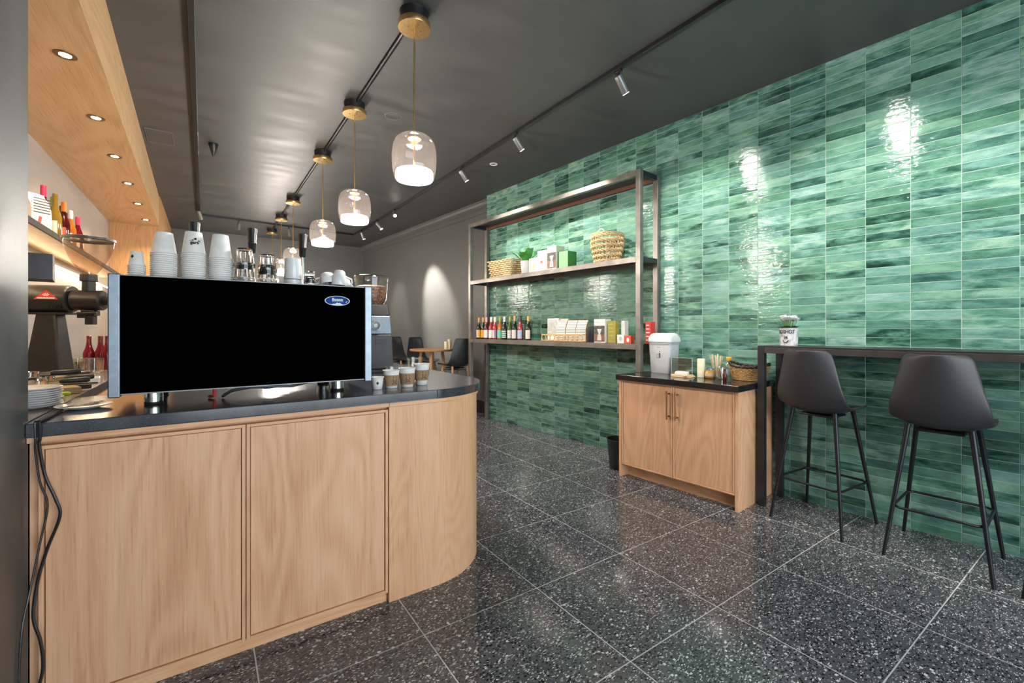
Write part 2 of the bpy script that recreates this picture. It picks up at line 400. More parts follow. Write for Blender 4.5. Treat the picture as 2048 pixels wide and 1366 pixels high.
for n, (nv, dd, i, j, h) in enumerate(tiles):
    rx, rz, ry = R2.gauss(0, .0035), R2.gauss(0, .0028), R2.uniform(-.0006, .0004)
    loc = Vector((-(i + .5) * TL, ry, j * TH + h / 2))
    if n < 300: link('wall_tile', tm, wr, loc, (rx, 0, rz))
    else:
        s0 = len(rest.v); rest.add(*((lambda t: (t.v, t.f))(tile_b(h)))); rest.xf(Matrix.Translation(loc) @ Matrix.Rotation(rz, 4, 'Z') @ Matrix.Rotation(rx, 4, 'X'), s0)
ro = part('wall_tiles', rest, M_glaze, wr, smooth=None); ro['kind'] = 'stuff'

struct('wall_right_rear', B().box(0, 5.7, -.30, -.16, 0, CEIL), M_wall, loc=WO, rot=WR)
cp = [(-.16, CEIL-.17), (-.16, CEIL), (-.065, CEIL), (-.065, CEIL-.02), (-.08, CEIL-.03), (-.095, CEIL-.06), (-.125, CEIL-.085), (-.14, CEIL-.09), (-.14, CEIL-.105), (-.15, CEIL-.11), (-.15, CEIL-.155), (-.145, CEIL-.16), (-.145, CEIL-.17)]
b = B(); n = len(cp); b.add([(0, y, z) for y, z in cp] + [(5.4, y, z) for y, z in cp], [tuple(range(n)), tuple(range(2*n-1, n-1, -1))] + [(i, n+i, n+(i+1) % n, (i+1) % n) for i in range(n)])
struct('trim_1', b, M_wall, loc=WO, rot=WR)
struct('baseboard_right', B().box(0, 5.4, -.16, -.142, 0, .19), M_black, bevel=.003, loc=WO, rot=WR)
struct('wall_back', B().box(-1.35, 4.0, 10.75, 10.9, 0, CEIL), M_wall)
struct('wall_left', B().box(-1.25, -1.12, 2.074, 8.28, 0, CEIL), M_plaster)
struct('wall_pier', B().box(-1.25, -.475, -2.3, 2.074, 0, CEIL), M_pier, bevel=.004)
struct('baseboard_pier', B().box(-.475, -.462, -2.2, 2.035, 0, .135), plain('navy_black_trim', (.014, .016, .024), .3), bevel=.002)
struct('wall_bar_end', B().box(-1.12, -.56, 8.28, 10.75, 0, CEIL), oak('oak_end_wall', (.40, .20, .085), (.52, .29, .13), (.60, .36, .18)))
# wood soffit over the bar
struct('soffit', B().prism([(-1.12, 2.074), (-.465, 2.074), (-.571, 8.28), (-1.12, 8.28)], 2.789, CEIL), M_oaky)
# shop front behind the camera
b = B().box(-1.25, -.30, -2.45, -2.3, 0, CEIL).box(3.62, 4.3, -2.45, -2.3, 0, CEIL).box(-.30, 3.62, -2.45, -2.3, 0, .30).box(-.30, 3.62, -2.45, -2.3, 2.90, CEIL)
struct('wall_front', b, M_wall)
wf = struct('window_1', B().box(-.30, 3.62, -2.40, -2.34, .30, .36).box(-.30, 3.62, -2.40, -2.34, 2.84, 2.90).box(-.30, -.24, -2.40, -2.34, .36, 2.84).box(3.56, 3.62, -2.40, -2.34, .36, 2.84).box(1.03, 1.08, -2.40, -2.34, .36, 2.84).box(2.28, 2.33, -2.40, -2.34, .36, 2.84), M_black)
for x0, x1 in ((-.24, 1.03), (1.08, 2.28), (2.33, 3.56)): part('pane', B().box(x0, x1, -2.375, -2.367, .36, 2.84), M_glass, wf)

# ================================================================ LIGHTS OF THE PLACE
def light(name, ty, parent, loc, energy, col, rot=None, **kw):
    d = bpy.data.lights.new(name, ty); d.energy = energy; d.color = col
    for k, v in kw.items(): setattr(d, k, v)
    o = bpy.data.objects.new(name, d); COL.objects.link(o); o.parent = parent; o.location = loc
    if rot is not None: o.rotation_euler = rot
    return o
WARM, NEUT = (1.0, .72, .44), (1.0, .93, .84)
E_pend = emit('pendant_diffuser_glow', (1, .97, .93), 12.0)
E_down = emit('downlight_glow', (1, .80, .55), 40.0)
E_spot = emit('spot_lens_glow', (1, .93, .82), 30.0)
E_led = emit('led_strip_glow', (1, .80, .52), 9.0)

# six pendant lamps over the counter
PY = [2.58, 3.91, 5.18, 7.20, 8.44, 9.74]
order = ['nearest', 'second nearest', 'third nearest', 'fourth nearest', 'fifth nearest', 'farthest']
def pendant():
    t = thing('pendant_lamp', '', 'pendant lamp', (1.05, PY[0], CEIL), 0, 'pendant lamps over the counter')
    part('ceiling_box', B().lathe([(.085, -.062), (.085, -.012), (.088, 0)], 32), M_black, t)
    c = part('canopy', B().lathe([(.097, -.098), (.098, -.096), (.098, -.066), (.096, -.062)], 40), M_brass, t, 30, label='brushed brass canopy disc')
    for sx in (-.04, .04): part('screw', B().cyl((sx, 0, -.103), (sx, 0, -.0982), .005, n=8), M_brass, c)
    part('rod', B().cyl((0, 0, -.97), (0, 0, -.098), .0055, n=10), M_brass, t)
    z0 = 2.205 - CEIL
    prof = [(.114, .0), (.124, .025), (.131, .07), (.134, .12), (.133, .165), (.127, .21), (.112, .245), (.085, .266), (.055, .268), (.042, .255), (.038, .235)]
    part('glass_shade', B().lathe([(r, z + z0) for r, z in prof], 40, cap0=False, cap1=False), M_pglass, t, 80, label='smoked clear glass shade')
    part('glass_cap', B().lathe([(.012, .262), (.041, .258), (.041, .25), (.012, .245)], 24, (0, 0, z0)), M_brass, t)
    part('diffuser', B().lathe([(.090, -.002), (.108, .0), (.112, .006), (.112, .046), (.108, .052), (.03, .056)], 40, (0, 0, z0)), E_pend, t, 30, label='glowing white diffuser drum')
    light('pendant_light', 'POINT', t, (0, 0, z0 - .05), 26.0, NEUT, shadow_soft_size=.10)
    light('pendant_uplight', 'POINT', t, (0, .03, z0 + .10), 15.0, NEUT, shadow_soft_size=.05)
    return t
p0 = pendant(); p0['label'] = 'nearest pendant lamp, largest in view, smoked glass with brass canopy'
for i in range(1, 6):
    dup(p0, (1.05, PY[i], CEIL), label=['', 'second nearest pendant lamp of the row, glowing above the cup stacks', 'third nearest pendant lamp of the row, just right of the lever handles',
        'fourth nearest pendant lamp, its shade half hidden by a white mug', 'fifth nearest pendant lamp, only canopy and rod above the glasses', 'farthest pendant lamp, smallest brass canopy at the end of the conduit'][i])
b = B().tube([(1.05, 2.66, CEIL-.05), (1.05, 2.78, CEIL-.016)] + [(1.05, 2.9 + k * .7, CEIL-.014) for k in range(10)] + [(1.05, 9.72, CEIL-.014)], .011, 8)
b.tube([(1.062, 2.66, CEIL-.04), (1.064, 2.8, CEIL-.009)] + [(1.07, 2.9 + k * .7, CEIL-.008) for k in range(10)] + [(1.07, 9.72, CEIL-.008)], .005, 6)
tag(part('ceiling_conduit', b, M_black), 'black conduit and cable running between the pendant canopies', 'conduit')
clip = B().box(-.022, .022, -.008, .008, -.03, 0)

# recessed downlights in the soffit
def downlight():
    t = thing('downlight', '', 'downlight', (0, 0, 0), 0, 'downlights in the wood soffit')
    part('trim_ring', B().lathe([(.026, -.002), (.040, -.006), (.049, -.004), (.050, .001)], 28, cap0=False, cap1=False), plain('bronze_ring', (.16, .10, .05), .35, .8), t)
    part('lens', B().lathe([(.001, -.0035), (.026, -.0035)], 24, cap0=False, cap1=False), E_down, t)
    light('downlight_beam', 'SPOT', t, (0, 0, -.012), 34.0, WARM, (0, 0, 0), spot_size=radians(118), spot_blend=.7, shadow_soft_size=.03)
    return t
DY = [3.379, 4.262, 5.121, 5.996, 6.901, 7.854]
d0 = downlight()
for i, y in enumerate(DY):
    nm = ['nearest and largest downlight in the wood soffit', 'second downlight from the front in the wood soffit', 'third downlight from the front in the wood soffit', 'fourth downlight from the front in the wood soffit', 'fifth downlight from the front in the wood soffit', 'farthest downlight in the wood soffit above the paper cups'][i]
    loc = (-.635 - .011 * (y - 3.4), y, 2.789)
    if i == 0: d0.location = loc; d0['label'] = nm
    else: dup(d0, loc, label=nm)

# track lighting
def track(nm, label, p, q):
    p, q = Vector(p), Vector(q); d = (q - p); L = d.length
    b = B().box(0, L, -.017, .017, -.033, 0); t = thing('lighting_track', label, 'lighting track', (p.x, p.y, CEIL), atan2(d.y, d.x))
    part('track_profile', b, M_black, t, bevel=.002)
    part('track_channel', B().box(.01, L-.01, -.006, .006, -.0345, -.033), plain('track_channel', (.05, .05, .05), .3, .6), t)
    return t
track('r', 'long black ceiling track crossing above the green tiled wall', (2.50, -1.5, 0), (2.49, 9.25, 0))
track('l', 'black ceiling track beside the wood soffit', (-.065, .6, 0), (-.10, 9.08, 0))
track('b', 'black cross track at the far end of the ceiling', (-.10, 9.12, 0), (2.47, 9.30, 0))
def head(x, y, aim, label, energy=30.0, cone=84, lit=True, col=NEUT, blend=.75, grey=True):
    t = thing('track_spotlight', label, 'spotlight', (x, y, CEIL - .034), 0, 'track spotlights on the ceiling')
    part('adapter', B().box(-.012, .012, -.03, .03, -.022, 0), M_black, t, bevel=.002)
    part('swivel', B().cyl((0, 0, -.022), (0, 0, -.055), .009, n=10).cyl((-.016, 0, -.055), (.016, 0, -.055), .011, n=10), M_black, t)
    d = (Vector(aim) - Vector((x, y, CEIL - .10))).normalized(); p = Vector((0, 0, -.055))
    a = p - d * .012; e = p + d * .125
    part('barrel', B().tube([a, a + d * .006, e - d * .002, e], [.022, .0275, .0275, .0265], 24), plain('spot_barrel_grey', (.20, .20, .195), .32, .3), t, 35)
    part('lens', B().tube([e + d * .0005, e + d * .001], [.023, .023], 20), E_spot if lit else M_chrome, t)
    if lit: light('spot_beam', 'SPOT', t, e + d * .02, energy, col, d.to_track_quat('-Z', 'Y').to_euler(), spot_size=radians(cone), spot_blend=blend, shadow_soft_size=.035)
    return t
def wp(al, z): return W(al, 0, z)
head(2.48, -.4, wp(5.5, 1.4), 'track spotlight beyond the right edge of the view', 68)
head(2.48, 1.05, wp(4.55, 1.6), 'track spotlight above the bar counter, out of view at the top', 74)
head(2.49, 2.24, wp(3.35, 1.7), 'nearest track spotlight in view, grey barrel above the tiled wall', 74)
head(2.47, 3.53, wp(2.1, 1.8), 'second track spotlight from the front, left of the tile edge', 68)
head(2.46, 4.63, wp(1.0, 1.8), 'third track spotlight from the front, above the shelf unit', 68)
head(2.46, 6.87, Vector((1.6, 3.5, .6)), 'track spotlight aimed at the viewer, shining as a bright star', 40, 50)
head(2.46, 7.73, W(-1.75, -.16, 1.75), 'track spotlight lighting the charcoal wall beside the shelf unit', 420, 44)
head(2.46, 8.68, W(-3.3, -.16, 1.3), 'farthest track spotlight on the right track', 60, 46)
head(-.10, 8.55, (.9, 9.9, 0), 'track spotlight at the far end of the left track', 8, lit=False)
head(.47, 9.16, (.3, 8.2, 0), 'left spotlight on the far cross track', 8, lit=False)
head(1.27, 9.22, (1.5, 8.2, 0), 'right spotlight on the far cross track', 8, lit=False)

# small ceiling fittings
solo('ceiling_detector', B().lathe([(.002, -.135), (.012, -.12), (.040, -.03), (.045, -.012), (.045, 0)], 24), M_black, 'black cone-shaped detector hanging from the ceiling by the left track', 'detector', (.06, 5.60, CEIL))
for (x, y, r, lb) in ((1.40, 3.94, .068, 'round flush ceiling speaker grille behind the nearest pendant'), (1.41, 6.55, .068, 'far round flush ceiling speaker grille above the pendant row')):
    t = thing('ceiling_speaker', lb, 'speaker', (x, y, CEIL), 0, 'flush ceiling speakers')
    part('rim', B().lathe([(r, -.0005), (r + .002, -.005), (r + .007, -.004), (r + .008, 0)], 36, cap0=False, cap1=False), plain('speaker_rim', (.14, .14, .135), .5), t)
    part('grille', B().lathe([(.001, -.002), (r, -.002)], 36, cap0=False, cap1=False), M_ceil, t)
t = thing('recessed_spotlight', 'small recessed white spotlight in the ceiling by the tiled wall', 'spotlight', (2.78, 4.42, CEIL))
part('trim_ring', B().lathe([(.03, -.001), (.036, -.006), (.046, -.003), (.047, 0)], 28, cap0=False, cap1=False), M_wplast, t)
part('bulb', B().lathe([(.001, -.004), (.018, -.004), (.029, -.001)], 20, cap0=False, cap1=False), M_chrome, t)
t = thing('access_hatch', 'square flush access hatch in the charcoal ceiling beside the soffit', 'hatch', (-.375, 5.69, CEIL))
part('panel', B().box(-.11, .092, -.18, .18, -.006, 0), M_ceil, t, bevel=.002)
part('frame', B().box(-.118, .10, -.188, -.182, -.009, 0).box(-.118, .10, .182, .188, -.009, 0).box(.094, .10, -.182, .182, -.009, 0).box(-.118, -.112, -.182, .182, -.009, 0), plain('hatch_edge', (.15, .15, .145), .4), t)
# ================================================================ SERVICE COUNTER
CZ = .99; YF = 2.057
def arc(cx, cy, r, a0, a1, n): return [(cx + r * cos(a0 + (a1 - a0) * k / n), cy + r * sin(a0 + (a1 - a0) * k / n)) for k in range(n + 1)]
t = thing('service_counter', 'oak-panelled service counter with a rounded corner in the foreground', 'counter', (.5, 2.4, 0))
wl = tuple(t.location)
poly = [(-.452, 2.090), (.73, 2.090), (.73, 2.085)] + arc(.95, 2.467, .382, -pi/2, 0, 14) + [(1.332, 6.15), (.74, 6.15), (.74, 2.69), (-.47, 2.69), (-.47, 2.095)]
part('carcass', B().prism(poly, 0, .925), M_oak, t, None, world=wl)
for x0, x1, lb in ((-.449, .1285, 'left flat oak front panel'), (.1315, .706, 'right flat oak front panel')):
    z0, z1 = .049, .913
    p = part('front_panel', B().box(x0 + .0155, x1 - .0155, YF + .007, 2.0895, z0 + .0155, z1 - .0155), M_oak, t, None, world=wl, label=lb)
    e = .0125
    pw = wl
    part('edge_strip', B().box(x0, x0 + e, YF - .001, 2.0895, z0, z1), M_oak, p, None, .0012, world=pw)
    part('edge_strip', B().box(x1 - e, x1, YF - .001, 2.0895, z0, z1), M_oak, p, None, .0012, world=pw)
    part('edge_strip', B().box(x0 + e, x1 - e, YF - .001, 2.0895, z1 - e, z1), M_oakx, p, None, .0012, world=pw)
    part('edge_strip', B().box(x0 + e, x1 - e, YF - .001, 2.0895, z0, z0 + e), M_oakx, p, None, .0012, world=pw)
part('end_stile', B().box(-.474, -.453, 2.082, 2.095, 0, .925), M_oak, t, None, world=wl)
part('toe_kick', B().box(-.452, .706, 2.079, 2.0895, 0, .048), M_oakx, t, None, world=wl)
outer = [(.711, YF)] + arc(.95, 2.467, .41, -pi/2, 0, 28) + [(1.36, 6.16)]
inner = [(1.3335, 6.16)] + arc(.95, 2.467, .3835, 0, -pi/2, 28) + [(.711, 2.0835)]
part('curved_panel', B().prism(outer + inner, 0, .923), oak('oak_curved', (.60, .31, .165), (.72, .405, .225), (.79, .495, .30), 'Z', 1.3, contrast=.35), t, 30, world=wl, label='curved vertical-grain oak panel at the counter corner')
o2 = [(-.474, YF - .008), (.709, YF - .008)]; i2 = [(.709, 2.088), (-.474, 2.088)]
part('top_rail', B().prism(o2 + i2, .9255, .9445), M_oakx, t, None, .001, world=wl)
o2 = [(.7105, YF - .008)] + arc(.95, 2.467, .418, -pi/2, 0, 28) + [(1.368, 6.16)]; i2 = [(1.33, 6.16)] + arc(.95, 2.467, .38, 0, -pi/2, 28) + [(.7105, 2.087)]
part('top_rail', B().prism(o2 + i2, .9255, .9445), M_oakx, t, 30, world=wl)
poly = [(-.4745, 2.037), (.95, 2.037)] + arc(.95, 2.467, .43, -pi/2, 0, 32) + [(1.38, 6.2), (.70, 6.2), (.70, 2.73), (-.4745, 2.73)]
solo('stone_worktop', B().prism([(x - .5, y - 2.4) for x, y in poly], .945 - .945, CZ - .945), M_stone, 'dark speckled stone worktop with a rounded end on the service counter', 'worktop', (.5, 2.4, .945), bevel=.003, smooth=30)

# back bar along the left wall
t = thing('back_bar_cabinet', 'low back bar cabinet with dark steel front edge behind the counter', 'cabinet', (-.8, 5.2, 0)); wl = tuple(t.location)
part('body', B().box(-1.115, -.50, 2.08, 8.27, 0, .944), M_blackp, t, None, world=wl)
for k in range(8):
    y0 = 2.78 + k * .685
    d = part('door', B().box(-.4995, -.484, y0, y0 + .68, .10, .93), M_oak, t, None, .001, world=wl)
    part('pull', B().box(-.4835, -.470, y0 + .06, y0 + .22, .90, .91), M_blackp, d, world=wl)
t = thing('back_bar_worktop', 'pale reflective stone worktop of the back bar with steel edge', 'worktop', (-.8, 5.2, .945)); wl = tuple(t.location)
part('top', B().box(-1.117, -.481, 2.08, 8.27, .945, CZ), plain('back_stone', (.24, .20, .17), .15, 0, .5, .15, 12), t, None, .002, world=wl)
part('steel_edge', B().box(-.4805, -.4755, 2.735, 8.27, .945, CZ + .001), M_barsteel, t, None, .001, world=wl)

# ================================================================ ESPRESSO MACHINE
t = thing('espresso_machine', 'large lever espresso machine seen from its black back panel', 'espresso machine', (.186, 2.46, CZ)); wl = tuple(t.location)
part('body', B().box(-.265, .637, 2.226, 2.69, 1.060, 1.488), M_barsteel, t, None, .004, world=wl)
bp = part('back_panel', B().box(-.2655, .6375, 2.205, 2.2255, 1.050, 1.494), M_panel, t, None, .002, world=wl, label='plain black back panel')
part('panel_trim', B().box(-.2655, .6375, 2.203, 2.226, 1.0445, 1.0495).box(-.2655, .6375, 2.203, 2.226, 1.4945, 1.4985), plain('dull_trim', (.22, .23, .24), .45, .8), t, None, .001, world=wl)
for x0, x1 in ((-.301, -.266), (.638, .673)):
    part('side_panel', B().box(x0, x1, 2.196, 2.705, 1.036, 1.5005), M_brushed, t, None, .004, world=wl, label='brushed steel side panel')
part('cup_tray', B().box(-.2655, .6375, 2.2265, 2.69, 1.489, 1.4995), M_brushed, t, None, world=wl)
for x in (-.175, .533):
    for y in (2.30, 2.62):
        f = part('foot', B().lathe([(.0305, .012), (.0305, .056), (.031, .0695)], 28, (x, y, CZ)), M_chrome, t, 30, world=wl)
        part('foot_pad', B().lathe([(.030, .0), (.031, .002), (.031, .0115)], 28, (x, y, CZ)), M_blackp, f, world=wl)
for x in (-.047, .204, .452):
    g = part('lever_group', B().cyl((x, 2.74, 1.20), (x, 2.74, 1.50), .034, n=20).lathe([(.045, 0), (.045, .05), (.035, .06)], 20, (x, 2.74, 1.15)).box(x - .03, x + .03, 2.69, 2.73, 1.28, 1.40), M_chrome, t, world=wl)
    part('lever', B().tube([(x, 2.74, 1.50), (x, 2.748, 1.60), (x - .002, 2.752, 1.70)], .009, 10), M_chrome, g, world=wl)
    part('lever_handle', B().lathe([(.012, 0), (.0165, .004), (.019, .05), (.0215, .052), (.0215, .057), (.020, .06), (.0235, .125), (.0225, .131), (.016, .134)], 20, (x - .002, 2.752, 1.699)), M_blackp, g, 50, world=wl, label='black lever handle')
# hoses and drain under the machine
b = B().tube([(.47, 2.40, 1.052), (.42, 2.34, 1.036), (.33, 2.30, 1.026), (.24, 2.29, 1.030), (.16, 2.29, 1.034), (.09, 2.30, 1.022), (.065, 2.31, 1.005), (.06, 2.33, .998)], .0065, 8)
part('steel_hose', b, M_brushed, t, world=wl)
part('red_hose', B().tube([(.028, 2.33, 1.055), (.03, 2.33, 1.0), (.01, 2.36, .997)], .0065, 8), M_red, t, world=wl)
part('drain_knob', B().lathe([(.018, .0), (.026, .004), (.026, .014), (.016, .018), (.016, .032)], 20, (.235, 2.33, 1.018)), M_blackp, t, world=wl)
# badge on the back panel (viewer looks along +y)
def onwall(b, x, y, z): b.v = [(x + p[0], y, z + p[1]) for p in b.v]; return b
ell = lambda a, c, n=36: [(a * cos(2*pi*k/n), c * sin(2*pi*k/n)) for k in range(n)]
bx_, by_, bz_ = .512, 2.2035, 1.4265
b = B(); poly_b(b, ell(.056, .0225)); onwall(b, 0, 0, 0); b.v = [(p[0], 0, p[2]) for p in b.v]
b = B().prism(ell(.057, .0230), 0, .002); b.v = [(bx_ + p[0], 2.2045 - p[2], bz_ + p[1]) for p in b.v]
bd = part('badge', b, plain('badge_white', (.62, .66, .72), .35), bp, world=wl, label='oval blue and white badge reading Bosco')
b = B(); poly_b(b, ell(.0535, .0205)); part('badge_field', onwall(b, bx_, 2.2020, bz_), plain('badge_blue', (.008, .05, .24), .6, 0, .1), bd, None, world=wl)
b = text_b('Bosco', .020, bold=.0006); 
for i, p in enumerate(b.v): b.v[i] = (p[0], p[1] + .0055, 0)
poly_b(b, [(-.03, -.0185), (-.016, -.013), (-.010, -.0145), (-.002, -.0075), (.004, -.011), (.010, -.009), (.018, -.0145), (.03, -.0185), (.012, -.0200), (-.012, -.0200)])
poly_b(b, [(-.026, -.0048), (.026, -.0048), (.026, -.0036), (-.026, -.0036)])
poly_b(b, [(.036, -.006), (.041, -.002), (.048, -.001), (.044, -.004), (.040, -.008)])
part('badge_lettering', onwall(b, bx_, 2.2016, bz_), plain('badge_white', (.62, .66, .72), .35), bd, None, world=wl)

# ================================================================ CUPS ON THE MACHINE
TOPZ = 1.4997
def cup_prof(rb, rt, h, wall=.0007, rim=.0036):    # upright: bottom radius rb, rim radius rt
    o = [(rb - .001, .0), (rb, .001), (rt - .0006, h - .004), (rt + rim*.6, h - .0035), (rt + rim, h - .0015), (rt + rim*.6, h), (rt - wall - .0006, h - .0005)]
    return o + [(rb - wall, .006), (.001, .006)]
def paper_cup(name, rb, rt, h, inverted):
    pr = cup_prof(rb, rt, h)
    b = B().lathe(pr, 32, cap0=True, cap1=False)
    if inverted: b.xf(Matrix.Translation((0, 0, h)) @ Matrix.Rotation(pi, 4, 'X'))
    return b.mesh(name, M_paper, 50)
def stack(x, y, n, rb, rt, h, pitch, who, printed=None):
    me = paper_cup('paper_cup', rb, rt, h, True)
    for k in range(n):
        o = link('paper_cup', me, None, (x, y, TOPZ + k * pitch), R2.uniform(0, 6))
        if k == n - 1: lb = 'topmost upturned paper cup of the ' + who
        elif k == 0: lb = 'lowest upturned paper cup of the ' + who
        else: lb = 'upturned white paper cup nested inside the ' + who
        tag(o, lb, 'paper cup', 'nested cups of the ' + who)
        if k == n - 1 and printed:
            o.rotation_euler = (0, 0, 0)
            part('printed_mark', printed((lambda z: rt + (rb - rt) * min(1, max(0, z / h)))), M_ink, o, None)
def diamond(rf):
    b = B(); poly_b(b, [(0, -.0085), (.0065, 0), (0, .0085), (-.0065, 0)]); return wrap(b, rf, .038, -.55)
def logo(rf):
    b = text_b('gars', .019, bold=.0010)
    poly_b(b, [(-.019, .006), (-.006, .014), (-.001, .010), (-.006, .0065)]); poly_b(b, [(-.004, .0165), (.004, .022), (.0085, .019), (.006, .012), (.002, .0105)]); poly_b(b, [(.009, .0065), (.014, .011), (.021, .010), (.0225, .002), (.019, .0065)])
    return wrap(b, rf, .046, .10)
stack(-.238, 2.40, 8, .0205, .0275, .060, .0077, 'short left stack with a black diamond', diamond)
stack(-.150, 2.42, 14, .0315, .0455, .092, .0088, 'tall plain stack beside the diamond stack')
stack(-.046, 2.41, 15, .0315, .0445, .096, .0088, 'middle stack with black lettering', logo)
stack(.053, 2.41, 13, .0310, .0445, .108, .0092, 'right plain stack next to the glasses')
# glass tumblers, facetted, turned upside down
def tumbler(rb, rt, h, n=24):
    b = B(); prof = [(rb - .004, 0), (rb, .003), (rb + (rt-rb)*.62, h*.66), (rt, h*.72), (rt, h)]; inn = [(rt - .0022, h), (rt - .0022, h*.73), (rb + (rt-rb)*.5 - .0026, h*.6), (rb - .0035, .010), (.001, .009)]
    vs = []; fs = []
    pr = prof + inn
    for j, (r, z) in enumerate(pr):
        for k in range(n):
            fac = 1.0 if (j in (0, 3, 4) or j > 4) else (1.0 if k % 2 else .955)
            a = 2*pi*k/n; vs.append((r*fac*cos(a), r*fac*sin(a), z))
    for j in range(len(pr)-1):
        for k in range(n): fs.append((j*n+k, j*n+(k+1) % n, (j+1)*n+(k+1) % n, (j+1)*n+k))
    fs.append(tuple(range(n-1, -1, -1))); fs.append(tuple((len(pr)-1)*n+k for k in range(n)))
    b.add(vs, fs); b.xf(Matrix.Translation((0, 0, h)) @ Matrix.Rotation(pi, 4, 'X')); return b.mesh('tumbler', M_tumbler, 25)
tb = tumbler(.034, .044, .100); ts = tumbler(.024, .030, .058)
for x, y, zs, who in ((.145, 2.40, (0, .066), 'left pair of stacked glass tumblers'), (.240, 2.42, (0, .050), 'right pair of stacked glass tumblers')):
    for k, z in enumerate(zs): tag(link('glass_tumbler', tb, None, (x, y, TOPZ + z), k * .4), ('lower' if k == 0 else 'upper') + ' facetted tumbler of the ' + who, 'glass', 'glass tumblers on the machine')
for k, z in enumerate((0, .022)): tag(link('glass_tumbler', ts, None, (.425, 2.40, TOPZ + z), k * .3), ('lower' if k == 0 else 'upper') + ' of two small stacked glasses between white mug and cups', 'glass', 'small glasses on the machine')
# white mugs and cups on the machine
def mug(rb, rt, h, hand=.028, n=32, mat=None, rz=0.0):
    t = B().lathe([(rb*.8, 0), (rb, .003), (rb + (rt-rb)*.5, h*.45), (rt, h - .002), (rt - .001, h), (rt - .003, h - .002), (rb - .003, .008), (.001, .007)], n, cap1=False)
    hd = B().tube([(rt*.93, 0, h*.80), (rt + hand*.7, 0, h*.80), (rt + hand, 0, h*.62), (rt + hand*.85, 0, h*.38), (rb*1.0, 0, h*.26)], .0045, 8)
    return t, hd
def mug_thing(label, loc, rb, rt, h, rot, hand=.028, mat=None):
    a, c = mug(rb, rt, h, hand); t = thing('coffee_cup', label, 'cup', loc, 0, 'white cups on the machine'); t.rotation_euler = rot
    part('bowl', a, mat or M_white, t, 50); part('handle', c, mat or M_white, t, 50); return t
mug_thing('tall white mug turned upside down behind the glass tumblers', (.352, 2.42, TOPZ + .142), .036, .041, .104, (pi, 0, 1.0))
mug_thing('lower white mug under the tall upturned mug', (.352, 2.42, TOPZ + .0375), .0395, .0415, .037, (pi, 0, 1.2), .012)
mug_thing('upturned clear glass mug behind the tall white mug', (.327, 2.56, TOPZ + .135), .036, .042, .135, (pi, 0, 2.6), .03, M_glass)
mug_thing('white cup lying tilted beside the small glasses', (.505, 2.40, TOPZ + .074), .030, .042, .060, (pi + .28, .15, 2.9))
mug_thing('upturned white cup with its handle up at the right end', (.560, 2.36, TOPZ + .088), .026, .041, .080, (pi - .10, .12, .2))
mug_thing('small white cup leaning at the far right of the machine top', (.606, 2.43, TOPZ + .054), .022, .032, .043, (pi - .15, .3, .5), .02)
mug_thing('white cup standing upside down near the machine corner', (.627, 2.56, TOPZ + .055), .026, .036, .055, (pi, 0, 1.3), .02)

# ================================================================ CUPS ON THE COUNTER
def sleeve_cup(label, x, y, rb, rt, h, z0, z1, rz, logo=True):
    t = thing('sleeved_coffee_cup', label, 'paper cup', (x, y, CZ + .0005), rz, 'sleeved paper cups on the counter')
    part('cup', B().lathe(cup_prof(rb, rt, h), 32, cap1=False), M_paper, t, 50)
    rf = lambda z: rb + (rt - rb) * z / h
    s = part('sleeve', B().lathe([(rf(z0) + .0004, z0), (rf(z0) + .0016, z0), (rf(z1) + .0016, z1), (rf(z1) + .0004, z1)], 32, cap0=False, cap1=False), M_kraft, t, 40, label='brown kraft sleeve printed with a cup')
    b = B(); zc = (z0 + z1) / 2 - .004; w_ = .015
    for a in (ring_b(B(), [(-.0115, .011), (.0115, .011), (.009, -.006), (.005, -.010), (-.005, -.010), (-.009, -.006)], .70), ring_b(B(), [(.0105, .009), (.017, .008), (.017, -.001), (.009, -.005), (.010, -.002), (.014, .0), (.014, .005), (.0105, .006)], .97), ring_b(B(), ell(.016, .0040, 20), .66)):
        o = -.013 if a.v[0][0] == .016 else 0; b.add([(p[0], p[1] + o, 0) for p in a.v], a.f)
    poly_b(b, [(0, -.005), (.003, 0), (0, .005), (-.003, 0)])
    for k in range(3): poly_b(b, [(-.011, .0165 + k*.0032), (.011 - k*.002, .0165 + k*.0032), (.011 - k*.002, .0187 + k*.0032), (-.011, .0187 + k*.0032)])
    part('print', wrap(b, rf, zc, .30, .0022), M_ink, s, None)
    return t
sleeve_cup('left of three brown-sleeved cups on the counter', .785, 2.235, .029, .041, .092, .012, .067, -.14)
sleeve_cup('middle of three brown-sleeved cups, in front of a clear cup', .866, 2.225, .030, .042, .100, .015, .073, -.58)
sleeve_cup('right and tallest of three brown-sleeved cups on the counter', .962, 2.262, .0295, .0425, .115, .026, .082, -.30)
t = thing('espresso_paper_cup', 'small white paper cup with a black diamond beside the machine', 'paper cup', (.709, 2.225, CZ + .0005), -.31)
part('cup', B().lathe(cup_prof(.023, .031, .062), 32, cap1=False), M_paper, t, 50)
b = B(); poly_b(b, [(0, -.009), (.007, 0), (0, .009), (-.007, 0)]); part('printed_mark', wrap(b, lambda z: .023 + .008*z/.062, .032, .05), M_ink, t, None)
def clear_cup(label, x, y, rb, rt, h):
    t = thing('clear_plastic_cup', label, 'plastic cup', (x, y, CZ + .0005), 0, 'clear plastic cups on the counter')
    part('cup', B().lathe([(rb - .002, 0), (rb, .002), (rt, h - .004), (rt, h)], 32, cap1=False), M_glass, t, 50)
    part('rim', B().tube([(rt*cos(2*pi*k/32), rt*sin(2*pi*k/32), h) for k in range(32)], .0022, 6, closed=True), M_glass, t, 60)
    part('inner_cup', B().lathe([(rb - .005, .012), (rt - .003, h - .004)], 32, cap1=False), M_glass, t, 50)
